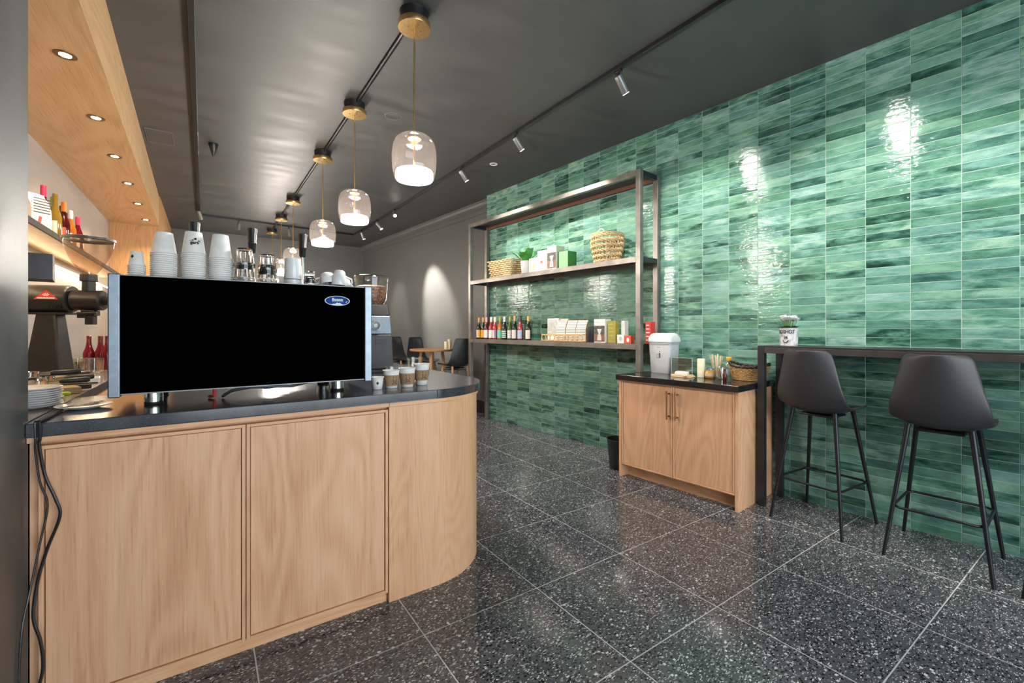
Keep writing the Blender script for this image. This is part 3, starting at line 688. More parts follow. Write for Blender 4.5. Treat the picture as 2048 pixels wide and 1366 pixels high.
clear_cup('clear plastic cup behind the left sleeved cup', .836, 2.345, .031, .046, .098)
clear_cup('tall clear plastic cup behind the middle sleeved cup', .985, 2.41, .031, .047, .138)

# coffee grinder behind the machine
t = thing('coffee_grinder', 'black and steel coffee grinder full of beans behind the machine', 'coffee grinder', (.975, 3.20, CZ), -.30); ww = 1
b = B().frust([(-.150, -.15, .022), (.150, -.15, .022), (.150, .15, .022), (-.150, .15, .022)], [(-.139, -.13, .265), (.139, -.13, .265), (.139, .15, .265), (-.139, .15, .265)])
part('base_body', b, M_blackp, t, None, .008)
part('base_plate', B().box(-.156, .156, -.16, .16, .0005, .0215), M_blackp, t, None, .004)
b = B().frust([(-.138, -.128, .266), (.138, -.128, .266), (.138, .15, .266), (-.138, .15, .266)], [(-.128, -.108, .395), (.128, -.108, .395), (.128, .15, .395), (-.128, .15, .395)])
f = part('face_plate', b, M_brushed, t, None, .006, label='brushed steel face with a dial')
part('dial', B().cyl((.030, -.110, .330), (.030, -.152, .326), .034, .031, 24).cyl((.030, -.152, .326), (.030, -.156, .326), .012, n=16), M_chrome, f)
b = B().frust([(-.127, -.107, .396), (.127, -.107, .396), (.127, .15, .396), (-.127, .15, .396)], [(-.112, -.085, .475), (.112, -.085, .475), (.112, .12, .475), (-.112, .12, .475)])
part('collar', b, M_blackp, t, None, .006)
part('hopper', B().lathe([(.085, .476), (.106, .520), (.117, .66)], 36, cap0=False, cap1=False), thin_glass('hopper_tint', (.93, .90, .87), .05, .03, .3), t, 60, label='clear plastic hopper')
lid = part('hopper_lid', B().lathe([(.118, .660), (.120, .664), (.118, .676), (.110, .682), (.02, .684)], 36), thin_glass('lid_tint', (.80, .78, .76), .08, .05, .3), t, 60)
part('label_plate', B().box(.03, .10, -.1405, -.136, .205, .235), plain('label_grey', (.03, .03, .035), .5), t)
def beans():
    t = NT('coffee_beans'); vo = t.node('ShaderNodeTexVoronoi'); vo.inputs['Scale'].default_value = 95; t.k(t.coord('Object'), vo.inputs['Vector'])
    sp = t.node('ShaderNodeSeparateColor'); t.k(vo.outputs['Color'], sp.inputs[0])
    c = t.ramp(sp.outputs[0], [(0, (.14, .065, .035)), (.6, (.28, .14, .085)), (1, (.42, .24, .16))]); d = t.ramp(vo.outputs['Distance'], [(.2, 1.0), (.75, .25)])
    t.set(t.mix(1.0, c, d, 'MULTIPLY'), .45); t.bump(vo.outputs['Distance'], -1.0, .006); return t.mat
M_beans = beans()
o = part('beans', B().lathe([(.081, .478), (.1025, .521), (.1105, .60), (.085, .612), (.02, .616)], 32), M_beans, t, 60); o['kind'] = 'stuff'
# ================================================================ LEFT: BACK BAR
# floating shelf with bottles, led strip under it
t = thing('wall_shelf', 'dark-edged floating shelf holding wine bottles on the left wall', 'shelf', (-.99, 4.6, 1.925)); wl = tuple(t.location)
part('board', B().box(-1.119, -.875, 2.09, 7.4, 1.930, 1.958), oak('oak_shelf', (.42, .25, .12), (.55, .35, .18), (.62, .42, .24), 'Y'), t, None, world=wl)
part('front_edge', B().box(-.8745, -.862, 2.09, 7.4, 1.922, 1.962), plain('bronze_edge', (.040, .030, .022), .6, 0, .15), t, None, .001, world=wl)
t = thing('led_strip', 'glowing led strip along the wall below the floating shelf', 'led strip', (-1.10, 5.0, 1.86)); wl = tuple(t.location)
part('profile', B().box(-1.1195, -1.10, 2.10, 8.20, 1.838, 1.858), M_wplast, t, None, world=wl)
part('diffuser', B().box(-1.099, -1.094, 2.10, 8.20, 1.840, 1.856), E_led, t, None, world=wl)
light('led_light', 'AREA', t, (.02, 0, -.02), 14.0, (1, .78, .48), (0, radians(20), 0), shape='RECTANGLE', size=.03, size_y=5.6)

def bottle_b(h=.30, r=.037, neck=.0145, sh=.62, nz=.72):
    return B().lathe([(r*.9, 0), (r, .006), (r, h*sh*.86), (r*.93, h*sh*.94), (r*.6, h*nz*.96), (neck*1.15, h*nz*1.08), (neck, h*.80), (neck, h*.985), (neck*.9, h)], 24)
def wine_bottle(label, loc, glass, cap, lab, h=.30, r=.037, group=None, rot=0.0, nz=.68, sh=.56, lz=(.10, .40), lab2=None, cap_z=.78, white_lab=None):
    t = thing('wine_bottle', label, 'bottle', loc, rot, group)
    part('glass_body', bottle_b(h, r, sh=sh, nz=nz), glass, t, 50)
    if cap: part('capsule', B().lathe([(.0165, h*cap_z), (.0165, h*.995), (.015, h + .002)], 20), cap, t, 50)
    if lab:
        n = 20; sp = 2.0
        def pt(u, v): a = -pi/2 - sp/2 + sp*u; return ((r + .0006)*cos(a), (r + .0006)*sin(a), h*(lz[0] + (lz[1]-lz[0])*v))
        l = part('label', B().grid(pt, n, 1), lab, t, 80)
        if lab2:
            def pt2(u, v): a = -pi/2 + .05 + (sp/2 - .05)*u; return ((r + .0010)*cos(a), (r + .0010)*sin(a), h*(lz[0] + (lz[1]-lz[0])*v))
            part('label_print', B().grid(pt2, 10, 1), lab2, l, 80)
    return t
G_dark = plain('bottle_dark_glass', (.012, .016, .008), .10); G_rose = plain('bottle_rose', (.34, .03, .035), .10, 0, .5); G_amber = plain('bottle_amber', (.42, .13, .015), .10)
G_green = plain('bottle_green_glass', (.05, .075, .015), .10); G_wine = plain('bottle_red_wine', (.07, .006, .008), .10); G_olive = plain('bottle_olive_gold', (.23, .15, .02), .10)
G_red = plain('bottle_red_liquid', (.13, .005, .009), .08)
C_pink = plain('cap_crimson', (.50, .03, .09), .35); C_or = plain('cap_orange', (.80, .22, .02), .4); C_gold = plain('cap_gold', (.55, .33, .10), .4); C_wh = plain('cap_white', (.75, .74, .70), .4); C_gr = plain('cap_green', (.28, .33, .06), .4); C_bk = plain('cap_black', (.02, .02, .02), .4)
L_cream = plain('label_cream', (.74, .68, .60), .6); L_white = plain('label_white', (.80, .78, .76), .6); L_mint = plain('label_mint', (.18, .56, .40), .6); L_coral = plain('label_coral', (.75, .16, .06), .6); L_or = plain('label_orange', (.80, .38, .05), .6)
def stripes(name, a, c, sc, axis=2, thr=.5):
    t = NT(name); sep = t.node('ShaderNodeSeparateXYZ'); t.k(t.coord('Object'), sep.inputs[0])
    f = t.math('FRACT', t.math('MULTIPLY', sep.outputs[axis], sc)); t.set(t.mix(t.math('GREATER_THAN', f, thr), a, c), .6); MATS[name] = t.mat; return t.mat
L_str = stripes('label_green_stripes', (.75, .75, .72), (.02, .16, .11), 40); L_gst = stripes('label_grey_stripes', (.78, .76, .73), (.45, .43, .41), 34, 2, .8)
SHZ = 1.9625
specs = [(4.54, G_wine, C_pink, L_cream, .36, 'crimson-capped dark red bottle next to the paper bag on the left shelf'), (4.69, G_olive, None, L_cream, .345, 'golden olive bottle beside the crimson-capped one on the left shelf'),
         (4.79, G_amber, C_gr, L_mint, .335, 'amber bottle with mint label on the left shelf'), (4.93, G_wine, C_or, L_coral, .335, 'orange-capped bottle with coral round label on the left shelf'),
         (5.04, G_amber, C_bk, L_white, .325, 'black-capped amber bottle on the left shelf'), (5.14, G_amber, C_wh, L_white, .315, 'white-capped amber bottle on the left shelf'),
         (5.25, G_wine, C_bk, L_white, .31, 'dark slim bottle behind the red one on the left shelf'), (5.40, G_red, C_pink, L_white, .315, 'bright red bottle with crimson cap at the far end of the left shelf')]
for i, (y, g, c, l, h, lb) in enumerate(specs): wine_bottle(lb, (-.955 + (.02 if i % 2 else -.01), y, SHZ), g, c, l, h, .038, 'bottles on the left shelf', -.5)
# crumpled paper bag with print
t = thing('paper_bag', 'crumpled white paper bag printed with black stripes on the left shelf', 'paper bag', (-.945, 4.24, SHZ), 1.0)
def bagf(w_, d_, h_):
    b = B(); rows = [(1, 1, 0), (1.03, 1.02, .25), (.98, .98, .55), (.97, .55, .8), (.96, .08, .95), (.95, .05, 1.0)]
    vs = []; n = 4
    for sx, sy, z in rows: vs += [(-w_/2*sx, -d_/2*sy, z*h_), (w_/2*sx, -d_/2*sy, z*h_), (w_/2*sx, d_/2*sy, z*h_), (-w_/2*sx, d_/2*sy, z*h_)]
    fs = [(3, 2, 1, 0)] + [(j*4+k, j*4+(k+1) % 4, (j+1)*4+(k+1) % 4, (j+1)*4+k) for j in range(5) for k in range(4)] + [(20, 21, 22, 23)]
    return b.add(vs, fs)
part('bag', bagf(.13, .10, .235), M_paper, t, 30)
b = B()
for k in range(6): z = .10 + k*.018; poly_b(b, [(-.055, z), (.055, z + .004), (.055, z + .010), (-.055, z + .006)])
b.v = [(p[0], -.0515, p[1]) for p in b.v]; pb = part('print', b, M_ink, t, None)
b = B(); poly_b(b, [(-.03, .03), (-.01, .03), (.0, .075), (-.02, .08)]); b.v = [(p[0], -.0525, p[1]) for p in b.v]; part('red_print', b, M_red, t, None)

# bulk grinder with funnel hopper
gt = thing('bulk_coffee_grinder', 'dark bulk grinder with a clear funnel hopper and red triangle emblem', 'coffee grinder', (-.779, 3.815, CZ), -.35); M_grd = plain('grinder_black', (.035, .030, .026), .38, .3, .5, .15)
part('stand_plate', B().box(-.13, .13, -.12, .12, .0005, .034), M_grd, gt, None, .003)
b = B().frust([(-.095, -.07, .034), (.085, -.07, .034), (.085, .07, .034), (-.095, .07, .034)], [(-.05, -.045, .40), (.05, -.045, .40), (.05, .045, .40), (-.05, .045, .40)])
part('column', b, M_grd, gt, None, .012)
mo = part('motor_housing', B().tube([(-.27, 0, .485), (-.262, 0, .485), (.10, 0, .485), (.112, 0, .485)], [.074, .084, .084, .078], 32), M_grd, gt, 35)
part('motor_vent', B().box(-.10, .10, -.05, .05, .39, .403), M_grd, gt)
b = B()
for k in range(8): b.box(.035 + k*.008, .039 + k*.008, -.081, -.05, .425, .445)
part('vent_slot', b, M_black, mo)
bu = part('burr_chamber', B().tube([(.113, 0, .48), (.12, 0, .48), (.262, 0, .48), (.27, 0, .48)], [.056, .062, .062, .056], 28), M_grd, gt, 35)
part('adjust_knob', B().tube([(.2705, 0, .48), (.31, 0, .48)], [.030, .028], 14), M_blackp, bu)
part('spout', B().box(.165, .235, -.03, .03, .385, .418).box(.18, .225, -.02, .02, .33, .385).cyl((.15, -.035, .40), (.25, -.035, .40), .008, n=10).box(.14, .165, -.02, .02, .37, .40), M_grd, bu, None, .003)
part('neck', B().lathe([(.033, .535), (.033, .595), (.044, .598), (.044, .636), (.038, .640)], 28, (.192, 0, 0)), M_grd, gt, 35)
hp = part('funnel_hopper', B().lathe([(.034, .640), (.048, .662), (.080, .715), (.107, .780), (.119, .830), (.122, .853)], 40, (.192, 0, 0), cap0=False, cap1=False), milky_glass('funnel_tint', (.80, .70, .60), (.75, .55, .38), .10), gt, 60, label='clear plastic funnel hopper')
part('hopper_rim', B().lathe([(.120, .846), (.126, .848), (.127, .862), (.117, .866), (.115, .855)], 40, (.192, 0, 0), cap0=False, cap1=False), M_blackp, hp, 40)
part('hopper_lid', B().lathe([(.114, .861), (.02, .864)], 40, (.192, 0, 0), cap0=False), thin_glass('funnel_lid', (.55, .53, .50), .1, .05, .3), hp)
b = B(); poly_b(b, [(-.062, -.016), (.058, -.016), (-.002, .040)]); em = onwall(b, .03, -.0855, .495); part('emblem', em, M_red, mo, None, label='red triangular emblem')
b = B(); poly_b(b, [(-.045, -.0125), (.041, -.0125), (.041, -.0055), (-.045, -.0055)])
for k in range(5):
    a = pi*.22 + k*pi*.14; poly_b(b, [(-.002 + .006*cos(a-.12), -.002 + .006*sin(a-.12)), (-.002 + .021*cos(a-.10), .0 + .021*sin(a-.10)), (-.002 + .021*cos(a+.10), .0 + .021*sin(a+.10)), (-.002 + .006*cos(a+.12), -.002 + .006*sin(a+.12))])
part('emblem_print', onwall(b, .03, -.0862, .495), L_white, mo, None)
# box-topped grinder half hidden by the pier
t = thing('box_hopper_grinder', 'grinder with a dark steel box on top, half hidden by the left pier', 'coffee grinder', (-.80, 3.30, CZ), .15)
part('box_hopper', B().box(-.04, .135, -.08, .08, .555, .69), M_barsteel, t, None, .003); part('chrome_post', B().cyl((.0, 0, .36), (.0, 0, .5545), .03, n=20), M_chrome, t)
part('body', B().lathe([(.075, .0005), (.075, .02), (.055, .03), (.05, .30), (.06, .36)], 24, (-.05, 0, 0)), M_blackp, t)
# plate stack, plate with cutlery
plate = B().lathe([(.045, 0), (.050, .002), (.088, .0125), (.090, .0145), (.088, .0155), (.052, .006), (.001, .005)], 40, cap1=False).mesh('plate', M_white, 50)
for k in range(9):
    lb = 'topmost white plate of the stack beside the pier' if k == 8 else ('lowest white plate of the stack beside the pier' if k == 0 else 'white plate inside the stack beside the pier')
    tag(link('plate', plate, None, (-.553 + R2.uniform(-.003, .003), 2.43 + R2.uniform(-.003, .003), CZ + .0005 + k*.0082)), lb, 'plate', 'plates stacked beside the pier')
pp = bpy.data.objects.new('plate', plate); COL.objects.link(pp); pp.location = (-.385, 2.325, CZ + .0005); pp.scale = (.92, .92, 1.0); tag(pp, 'single white plate holding small forks on the counter', 'plate')
def fork(label, x, y, z, rz):
    b = B().tube([(-.055, 0, 0), (.0, 0, .003), (.028, 0, .001)], [.0025, .0018, .0022], 6)
    for s in (-.005, 0, .005): b.tube([(.028, s*.6, .001), (.036, s, .0), (.058, s, .004)], .0012, 5)
    solo('dessert_fork', b, M_chrome, label, 'fork', (x, y, z), rz, 'forks on the small plate')
fork('left of the small forks lying on the white plate', -.40, 2.32, CZ + .0105, .3); fork('middle of the small forks lying on the white plate', -.385, 2.33, CZ + .0135, .6); fork('right of the small forks lying on the white plate', -.372, 2.318, CZ + .0165, .95)
# portafilters on a wooden block, tray, scraper, sponge
tag(part('wooden_block', B().box(-.10, .10, -.06, .06, 0, .03), oak('block_wood', (.26, .17, .08), (.34, .24, .12), (.40, .29, .15), 'X'), None, None, .002, (-.60, 2.90, CZ + .0005), .35), 'low wooden block behind the plate stack', 'block')
def portafilter(label, x, y, z, rz):
    t = thing('portafilter', label, 'portafilter', (x, y, z), rz, 'portafilters on the back bar')
    part('basket', B().lathe([(.026, 0), (.033, .004), (.034, .028), (.036, .03), (.033, .03), (.030, .01)], 24, cap1=False), M_chrome, t)
    part('neck', B().tube([(.033, 0, .016), (.07, 0, .018)], [.008, .010], 10), M_chrome, t); part('handle', B().tube([(.0702, 0, .018), (.08, 0, .018), (.165, 0, .020), (.178, 0, .02)], [.010, .013, .014, .010], 12), M_blackp, t, 50)
portafilter('front chrome portafilter with black handle behind the plates', -.655, 3.00, CZ + .032, .15); portafilter('rear chrome portafilter with black handle near the grinder foot', -.66, 3.14, CZ + .036, .05); portafilter('topmost chrome portafilter lying over the others', -.70, 3.07, CZ + .068, .2)
t = thing('white_tray', 'flat white tray in front of the bulk grinder', 'tray', (-.60, 3.42, CZ + .0005), .15)
part('tray', B().box(-.13, .10, -.07, .07, 0, .006).box(-.13, .10, -.07, -.064, .006, .028).box(-.13, .10, .064, .07, .006, .028).box(-.13, -.124, -.064, .064, .006, .028).box(.094, .10, -.064, .064, .006, .028), M_wplast, t, None, .001)
part('foot_rail', B().box(-.12, .09, -.072, -.0702, .0, .006), M_blackp, t)
t = thing('scraper', 'lime green scraper with dark blade lying on the back bar edge', 'scraper', (-.545, 2.83, CZ + .0005), .5)
part('handle', B().box(-.045, .03, -.016, .016, 0, .014), plain('lime_plastic', (.36, .62, .03), .35), t, None, .004); part('blade', B().box(-.075, -.0455, -.02, .02, .002, .006), M_blackp, t)
t = thing('bench_brush', 'small brush with lime end beside the portafilters', 'brush', (-.575, 3.0, CZ + .0005), .62)
part('handle', B().tube([(-.07, 0, .012), (-.02, 0, .012), (.05, 0, .014)], [.008, .008, .005], 8), plain('lime_yellow', (.55, .60, .04), .4), t); part('bristles', B().box(.0505, .11, -.014, .014, .003, .024), M_blackp, t)
solo('paper_note', B().box(-.035, .035, -.001, .001, 0, .03), M_paper, 'white paper note leaning on the grinder foot', 'note', (-.70, 3.63, CZ + .0005), -.35)
# bottles, glasses and bowls further back
for i, (x, y) in enumerate(((-.722, 4.52), (-.655, 4.50), (-.607, 4.43))):
    wine_bottle(['left red juice bottle at the rear of the back bar', 'middle red juice bottle at the rear of the back bar', 'right red juice bottle beside the machine edge'][i], (x, y, CZ + .0005), G_red, M_glass, None, .25, .034, 'red bottles on the back bar', cap_z=.80)
wg = B().lathe([(.030, 0), (.036, .004), (.040, .10), (.038, .10), (.034, .008), (.001, .006)], 20, cap1=False).mesh('drinking_glass', M_glass2, 50)
for i in range(6):
    tag(link('drinking_glass', wg, None, (-.81 + (i % 3)*.088, 4.20 + (i // 3)*.09 - (i % 3)*.03, CZ + .0005)), ['left', 'middle', 'right'][i % 3] + ' clear glass of the ' + ['front', 'rear'][i // 3] + ' row on the back bar', 'glass', 'clear glasses on the back bar')
t = thing('cereal_bowl', 'yellow and lime bowl behind the bulk grinder', 'bowl', (-.86, 4.42, CZ + .0005))
part('bowl', B().lathe([(.022, 0), (.026, .004), (.048, .04), (.054, .075), (.051, .075), (.045, .04), (.02, .008)], 28, cap1=False), plain('lime_bowl', (.50, .56, .04), .3), t, 60); part('band', B().lathe([(.0535, .06), (.0545, .075), (.0555, .12), (.0535, .12)], 28, cap0=False, cap1=False), plain('yellow_band', (.70, .42, .06), .4), t)
t = thing('amber_bowl', 'amber glass bowl between the glasses and the grinder', 'bowl', (-.735, 4.30, CZ + .0005))
part('bowl', B().lathe([(.020, 0), (.024, .004), (.044, .035), (.050, .07), (.047, .07), (.041, .036), (.018, .008)], 28, cap1=False), thin_glass('amber_glass', (.80, .55, .32), .06, .03, .3), t, 60); part('foot_ring', B().lathe([(.021, -.0003), (.024, 0), (.024, .004)], 20), thin_glass('amber_glass2', (.7, .45, .25), .06, .03, .3), t)
t = thing('steel_drain_tray', 'long steel drain tray at the back of the back bar', 'tray', (-.72, 4.75, CZ + .0005))
part('tray', B().box(-.30, .22, -.12, .12, 0, .012), M_brushed, t, None, .003); part('grid', B().box(-.28, .20, -.10, .10, .0122, .015), M_barsteel, t)
# cables hanging at the counter corner
def smooth(pts, k=5):
    P = [Vector(p) for p in pts]; out = []
    for i in range(len(P) - 1):
        a, b_, c, d = P[max(i-1, 0)], P[i], P[i+1], P[min(i+2, len(P)-1)]
        for j in range(k):
            u = j/k; out.append(.5*((2*b_) + (c - a)*u + (2*a - 5*b_ + 4*c - d)*u*u + (3*b_ - a - 3*c + d)*u**3))
    return out + [P[-1]]
b = B().tube(smooth([(-.44, 2.30, CZ + .006), (-.442, 2.12, CZ + .006), (-.442, 2.045, CZ + .0066), (-.442, 2.032, CZ + .006), (-.440, 2.0305, CZ - .01), (-.440, 2.031, CZ - .05), (-.442, 2.034, .92), (-.430, 2.040, .82), (-.405, 2.036, .74), (-.395, 2.036, .68), (-.425, 2.04, .58), (-.446, 2.035, .48), (-.452, 2.02, .38), (-.435, 2.015, .30), (-.428, 2.01, .22), (-.436, 2.0, .15), (-.430, 1.99, .10), (-.405, 1.99, .04), (-.385, 1.98, .006), (-.30, 1.95, .005)]), .0045, 8)
tag(part('power_cable', b, M_blackp), 'thick black cable hanging down the left end of the counter', 'cable')
b = B().tube(smooth([(-.455, 2.30, CZ + .004), (-.452, 2.12, CZ + .005), (-.451, 2.044, CZ + .005), (-.451, 2.033, CZ + .003), (-.450, 2.032, CZ - .05), (-.451, 2.036, .90), (-.442, 2.042, .80), (-.425, 2.045, .72), (-.442, 2.04, .60), (-.460, 2.02, .46), (-.468, 1.98, .36), (-.469, 1.96, .2), (-.458, 1.95, .145), (-.452, 1.94, .006), (-.40, 1.90, .004)]), .003, 8)
tag(part('thin_cable', b, M_blackp), 'thin black cable hanging against the pier', 'cable')

# ================================================================ STEEL SHELF UNIT ON THE TILED WALL
SF = W(0, 0); 
def wt(name, label, cat, al, di, z=0.0, rot=0.0, group=None): return thing(name, label, cat, W(al, di, z), WR + rot, group)
t = wt('steel_shelf_unit', 'tall raw steel shelf unit against the green tiled wall', 'shelf unit', 1.43, .17); X = lambda a: 1.43 - a; Yd = lambda d: d - .17
Z_T, Z_M, Z_L, CABZ = 2.76, 1.960, 1.153, .893
for a0 in (.03, 2.795):
    for d0 in (.012, .292):
        z0 = 0 if a0 < 1 else CABZ + .0005
        part('post', B().box(X(a0), X(a0 + .05), Yd(d0), Yd(d0 + .05), z0, Z_T), M_steel, t, None, .003)
for nm, z, th in (('top_frame', Z_T - .004, .048),):
    part('top_rail', B().box(X(.0805), X(2.7945), Yd(.294), Yd(.340), z - th, z), M_steel, t, None, .002); part('top_rail', B().box(X(.0805), X(2.7945), Yd(.014), Yd(.050), z - th, z), plain('rust_steel', (.16, .075, .05), .5, .5), t, None, .002)
    for a0 in (.032, 2.797): part('side_rail', B().box(X(a0), X(a0 + .046), Yd(.0625), Yd(.2915), z - th, z), plain('dark_blue_steel', (.03, .032, .05), .4, .6), t, None, .002)
    part('top_plate', B().box(X(.0805), X(2.7945), Yd(.0505), Yd(.2935), z - .012, z - .004), M_barsteel, t, None)
for z in (Z_M, Z_L):
    s = part('shelf_board', B().box(X(.0805), X(2.7945), Yd(.014), Yd(.340), z - .006, z), M_steel, t, None, label='flat steel shelf board')
    part('front_lip', B().box(X(.0805), X(2.7945), Yd(.334), Yd(.341), z - .052, z - .0062), M_steel, s, None, .002)
    part('back_lip', B().box(X(.0805), X(2.7945), Yd(.014), Yd(.020), z - .052, z - .0062), M_steel, s, None)
    for a0 in (.032, 2.797): part('side_rail', B().box(X(a0), X(a0 + .046), Yd(.0625), Yd(.2915), z - .05, z), M_barsteel, t, None, .002)
def wloc(al, di, z): return W(al, di, z)
# wine bottles on the lower shelf (viewer side = +local y, so turn labels round)
LB = WR + pi + .45
def shelf_bottle(al, di, g, c, l, lb, l2=None, h=.295): wine_bottle(lb, W(al, di, Z_L + .0005), g, c, l, h, .0365, 'wine bottles on the steel shelf', LB, lab2=l2, lz=(.06, .42))
shelf_bottle(.115, .22, G_dark, C_gold, L_cream, 'first bottle from the left on the steel shelf, gold cap', L_or); shelf_bottle(.205, .21, G_dark, C_gold, L_or, 'second bottle from the left on the steel shelf, gold cap and orange label')
shelf_bottle(.295, .22, G_wine, plain('cap_pink', (.72, .30, .28), .4), L_white, 'pink-capped bottle on the steel shelf, third from the left'); shelf_bottle(.345, .12, G_wine, C_or, L_white, 'orange-capped bottle standing in the second row on the steel shelf')
shelf_bottle(.405, .22, G_rose, C_wh, L_white, 'rose bottle with white cap and pale label on the steel shelf'); shelf_bottle(.495, .22, G_rose, C_wh, L_cream, 'rose bottle with purple-printed label on the steel shelf', plain('label_purple', (.30, .20, .42), .6))
shelf_bottle(.60, .22, G_amber, C_gr, L_mint, 'amber bottle with mint label and green cap on the steel shelf'); shelf_bottle(.695, .22, G_dark, C_wh, L_str, 'dark bottle with green striped label on the steel shelf')
shelf_bottle(.80, .21, G_green, C_gr, L_gst, 'green bottle with grey striped label on the steel shelf'); shelf_bottle(.905, .22, G_dark, C_gold, L_cream, 'dark bottle with cream label and gold cap on the steel shelf', h=.30)
shelf_bottle(1.015, .22, G_rose, C_bk, plain('label_blue', (.45, .52, .70), .6), 'bright rose bottle with pale blue label on the steel shelf'); shelf_bottle(1.155, .21, G_dark, C_gold, L_cream, 'last dark bottle standing apart at the right of the wine row')
# boxes, bags and tins of the lower shelf
def carton(name, label, a0, a1, di, dep, z, h, mats, rot=0.0, cat='box', group=None, lid=None, pict=None):
    t = wt(name, label, cat, (a0 + a1)/2, di, z, rot, group); w_ = (a1 - a0)/2
    part('carton', B().box(-w_, w_, -dep/2, dep/2, 0, h), mats, t, None, .0015)
    if pict: pict(t, w_, dep/2, h)
    return t
def fr(b, y):     # drawing in (right, up) seen from the room -> local front face
    b.v = [(-p[0], y, p[1]) for p in b.v]; b.f = [f for f in b.f]; return b
def q4(b, x0, x1, y0, y1): return poly_b(b, [(x0, y0), (x1, y0), (x1, y1), (x0, y1)])
P_brown = plain('print_brown', (.22, .12, .08), .6, 0, .3, .4, 40); P_tan = plain('print_tan', (.62, .44, .26), .6); P_grey = plain('print_grey', (.52, .52, .50), .6, 0, .3, .25, 25); P_steel = plain('print_silver', (.62, .60, .56), .4); P_dk = plain('print_dark', (.10, .09, .08), .6, 0, .3, .6, 70)
P_olive = plain('olive_box', (.33, .30, .055), .55, 0, .4, .1); P_olivel = plain('olive_print', (.42, .38, .10), .5); P_mint = plain('mint_box', (.22, .46, .22), .5); P_green = plain('green_side', (.055, .26, .06), .5); P_rust = plain('print_rust', (.42, .13, .05), .6)
def pict_dripper(t, w_, y, h):
    b = B(); q4(b, -w_*.96, w_*.96, h*.04, h*.72); pc = part('picture', fr(b, y + .0006), P_brown, t, None)
    b = B(); q4(b, -w_*.96, w_*.96, h*.38, h*.70); part('picture_background', fr(b, y + .0010), P_dk, pc, None)
    b = B(); poly_b(b, [(-w_*.42, h*.10), (w_*.38, h*.10), (w_*.30, h*.34), (-w_*.30, h*.34)]); poly_b(b, [(-w_*.12, h*.34), (w_*.12, h*.34), (w_*.42, h*.58), (-w_*.42, h*.58)]); part('picture_dripper', fr(b, y + .0014), P_steel, pc, None)
    b = B(); q4(b, -w_*.8, w_*.1, h*.86, h*.885); part('picture_caption', fr(b, y + .0014), P_grey, pc, None)
def pict_chemex(t, w_, y, h):
    b = B(); poly_b(b, [(-w_*.55, h*.10), (w_*.55, h*.10), (w_*.60, h*.22), (w_*.15, h*.42), (w_*.55, h*.70), (-w_*.55, h*.70), (-w_*.15, h*.42), (-w_*.60, h*.22)]); pc = part('picture', fr(b, y + .0006), plain('print_glass', (.62, .64, .66), .3), t, None)
    b = B(); q4(b, -w_*.30, w_*.28, h*.37, h*.50); part('picture_collar', fr(b, y + .0010), P_rust, pc, None)
def pict_cone(t, w_, y, h):
    b = B(); poly_b(b, [(-w_*.35, h*.02), (w_*.10, h*.02), (w_*.8, h*.70), (-w_*.2, h*.40), (-w_*.6, h*.6)]); part('picture', fr(b, y + .0006), P_tan, t, None)
def pict_lines(mat, n=4):
    def f(t, w_, y, h):
        b = B()
        for k in range(n): q4(b, -w_*.75, w_*(.3 + .12*(k % 3)), h*(.82 - k*.17), h*(.87 - k*.17))
        part('print', fr(b, y + .0006), mat, t, None)
    return f
def pict_face(mat):
    def f(t, w_, y, h):
        b = B(); poly_b(b, [(w_*.42*cos(k*pi/8), h*.48 + h*.30*sin(k*pi/8)) for k in range(16)]); part('print', fr(b, y + .0006), mat, t, None)
    return f
carton('brew_book', 'large pale book leaning at the left of the striped bags', 1.42, 1.60, .13, .02, Z_L + .0005, .262, M_paper, cat='book', pict=lambda t, w_, y, h: part('picture', fr(q4(B(), -w_*.9, w_*.85, h*.30, h*.94), y + .0006), P_grey, t, None))
carton('brew_book', 'second pale book partly hidden by the striped bags', 1.60, 1.725, .10, .02, Z_L + .0005, .256, plain('book_grey', (.62, .61, .58), .6), cat='book', pict=lambda t, w_, y, h: part('picture', fr(poly_b(B(), [(-w_*.6, h*.35), (w_*.8, h*.35), (w_*.2, h*.62)]), y + .0006), P_dk, t, None))
L_bag = stripes('bag_stripes', (.74, .73, .70), (.12, .12, .12), 55, 2, .70)
def coffee_bag(al, label):
    t = wt('coffee_bag', label, 'coffee bag', al, .20, Z_L + .010, 0, 'striped coffee bags on the steel shelf')
    b = bagf(.145, .085, .225); part('bag', b, [P_tan], t, 30)
    def pt(u, v):
        f_ = .02 + .96*v; rows_ = [(0, 1), (.25, 1.02), (.55, .98), (.8, .55), (.95, .08), (1.0, .05)]; i_ = max(i for i in range(5) if rows_[i][0] <= f_); (p0_, s0_), (p1_, s1_) = rows_[i_], rows_[i_ + 1]
        return (-.068 + .136*u, .0425*(s0_ + (s1_ - s0_)*(f_ - p0_)/(p1_ - p0_)) + .0014, .225*f_)
    part('striped_front', B().grid(pt, 1, 20, True), L_bag, t, 60)
for al, lb in ((1.735, 'left striped coffee bag on the steel shelf'), (1.888, 'middle striped coffee bag on the steel shelf'), (2.035, 'right striped coffee bag on the steel shelf')): coffee_bag(al, lb)
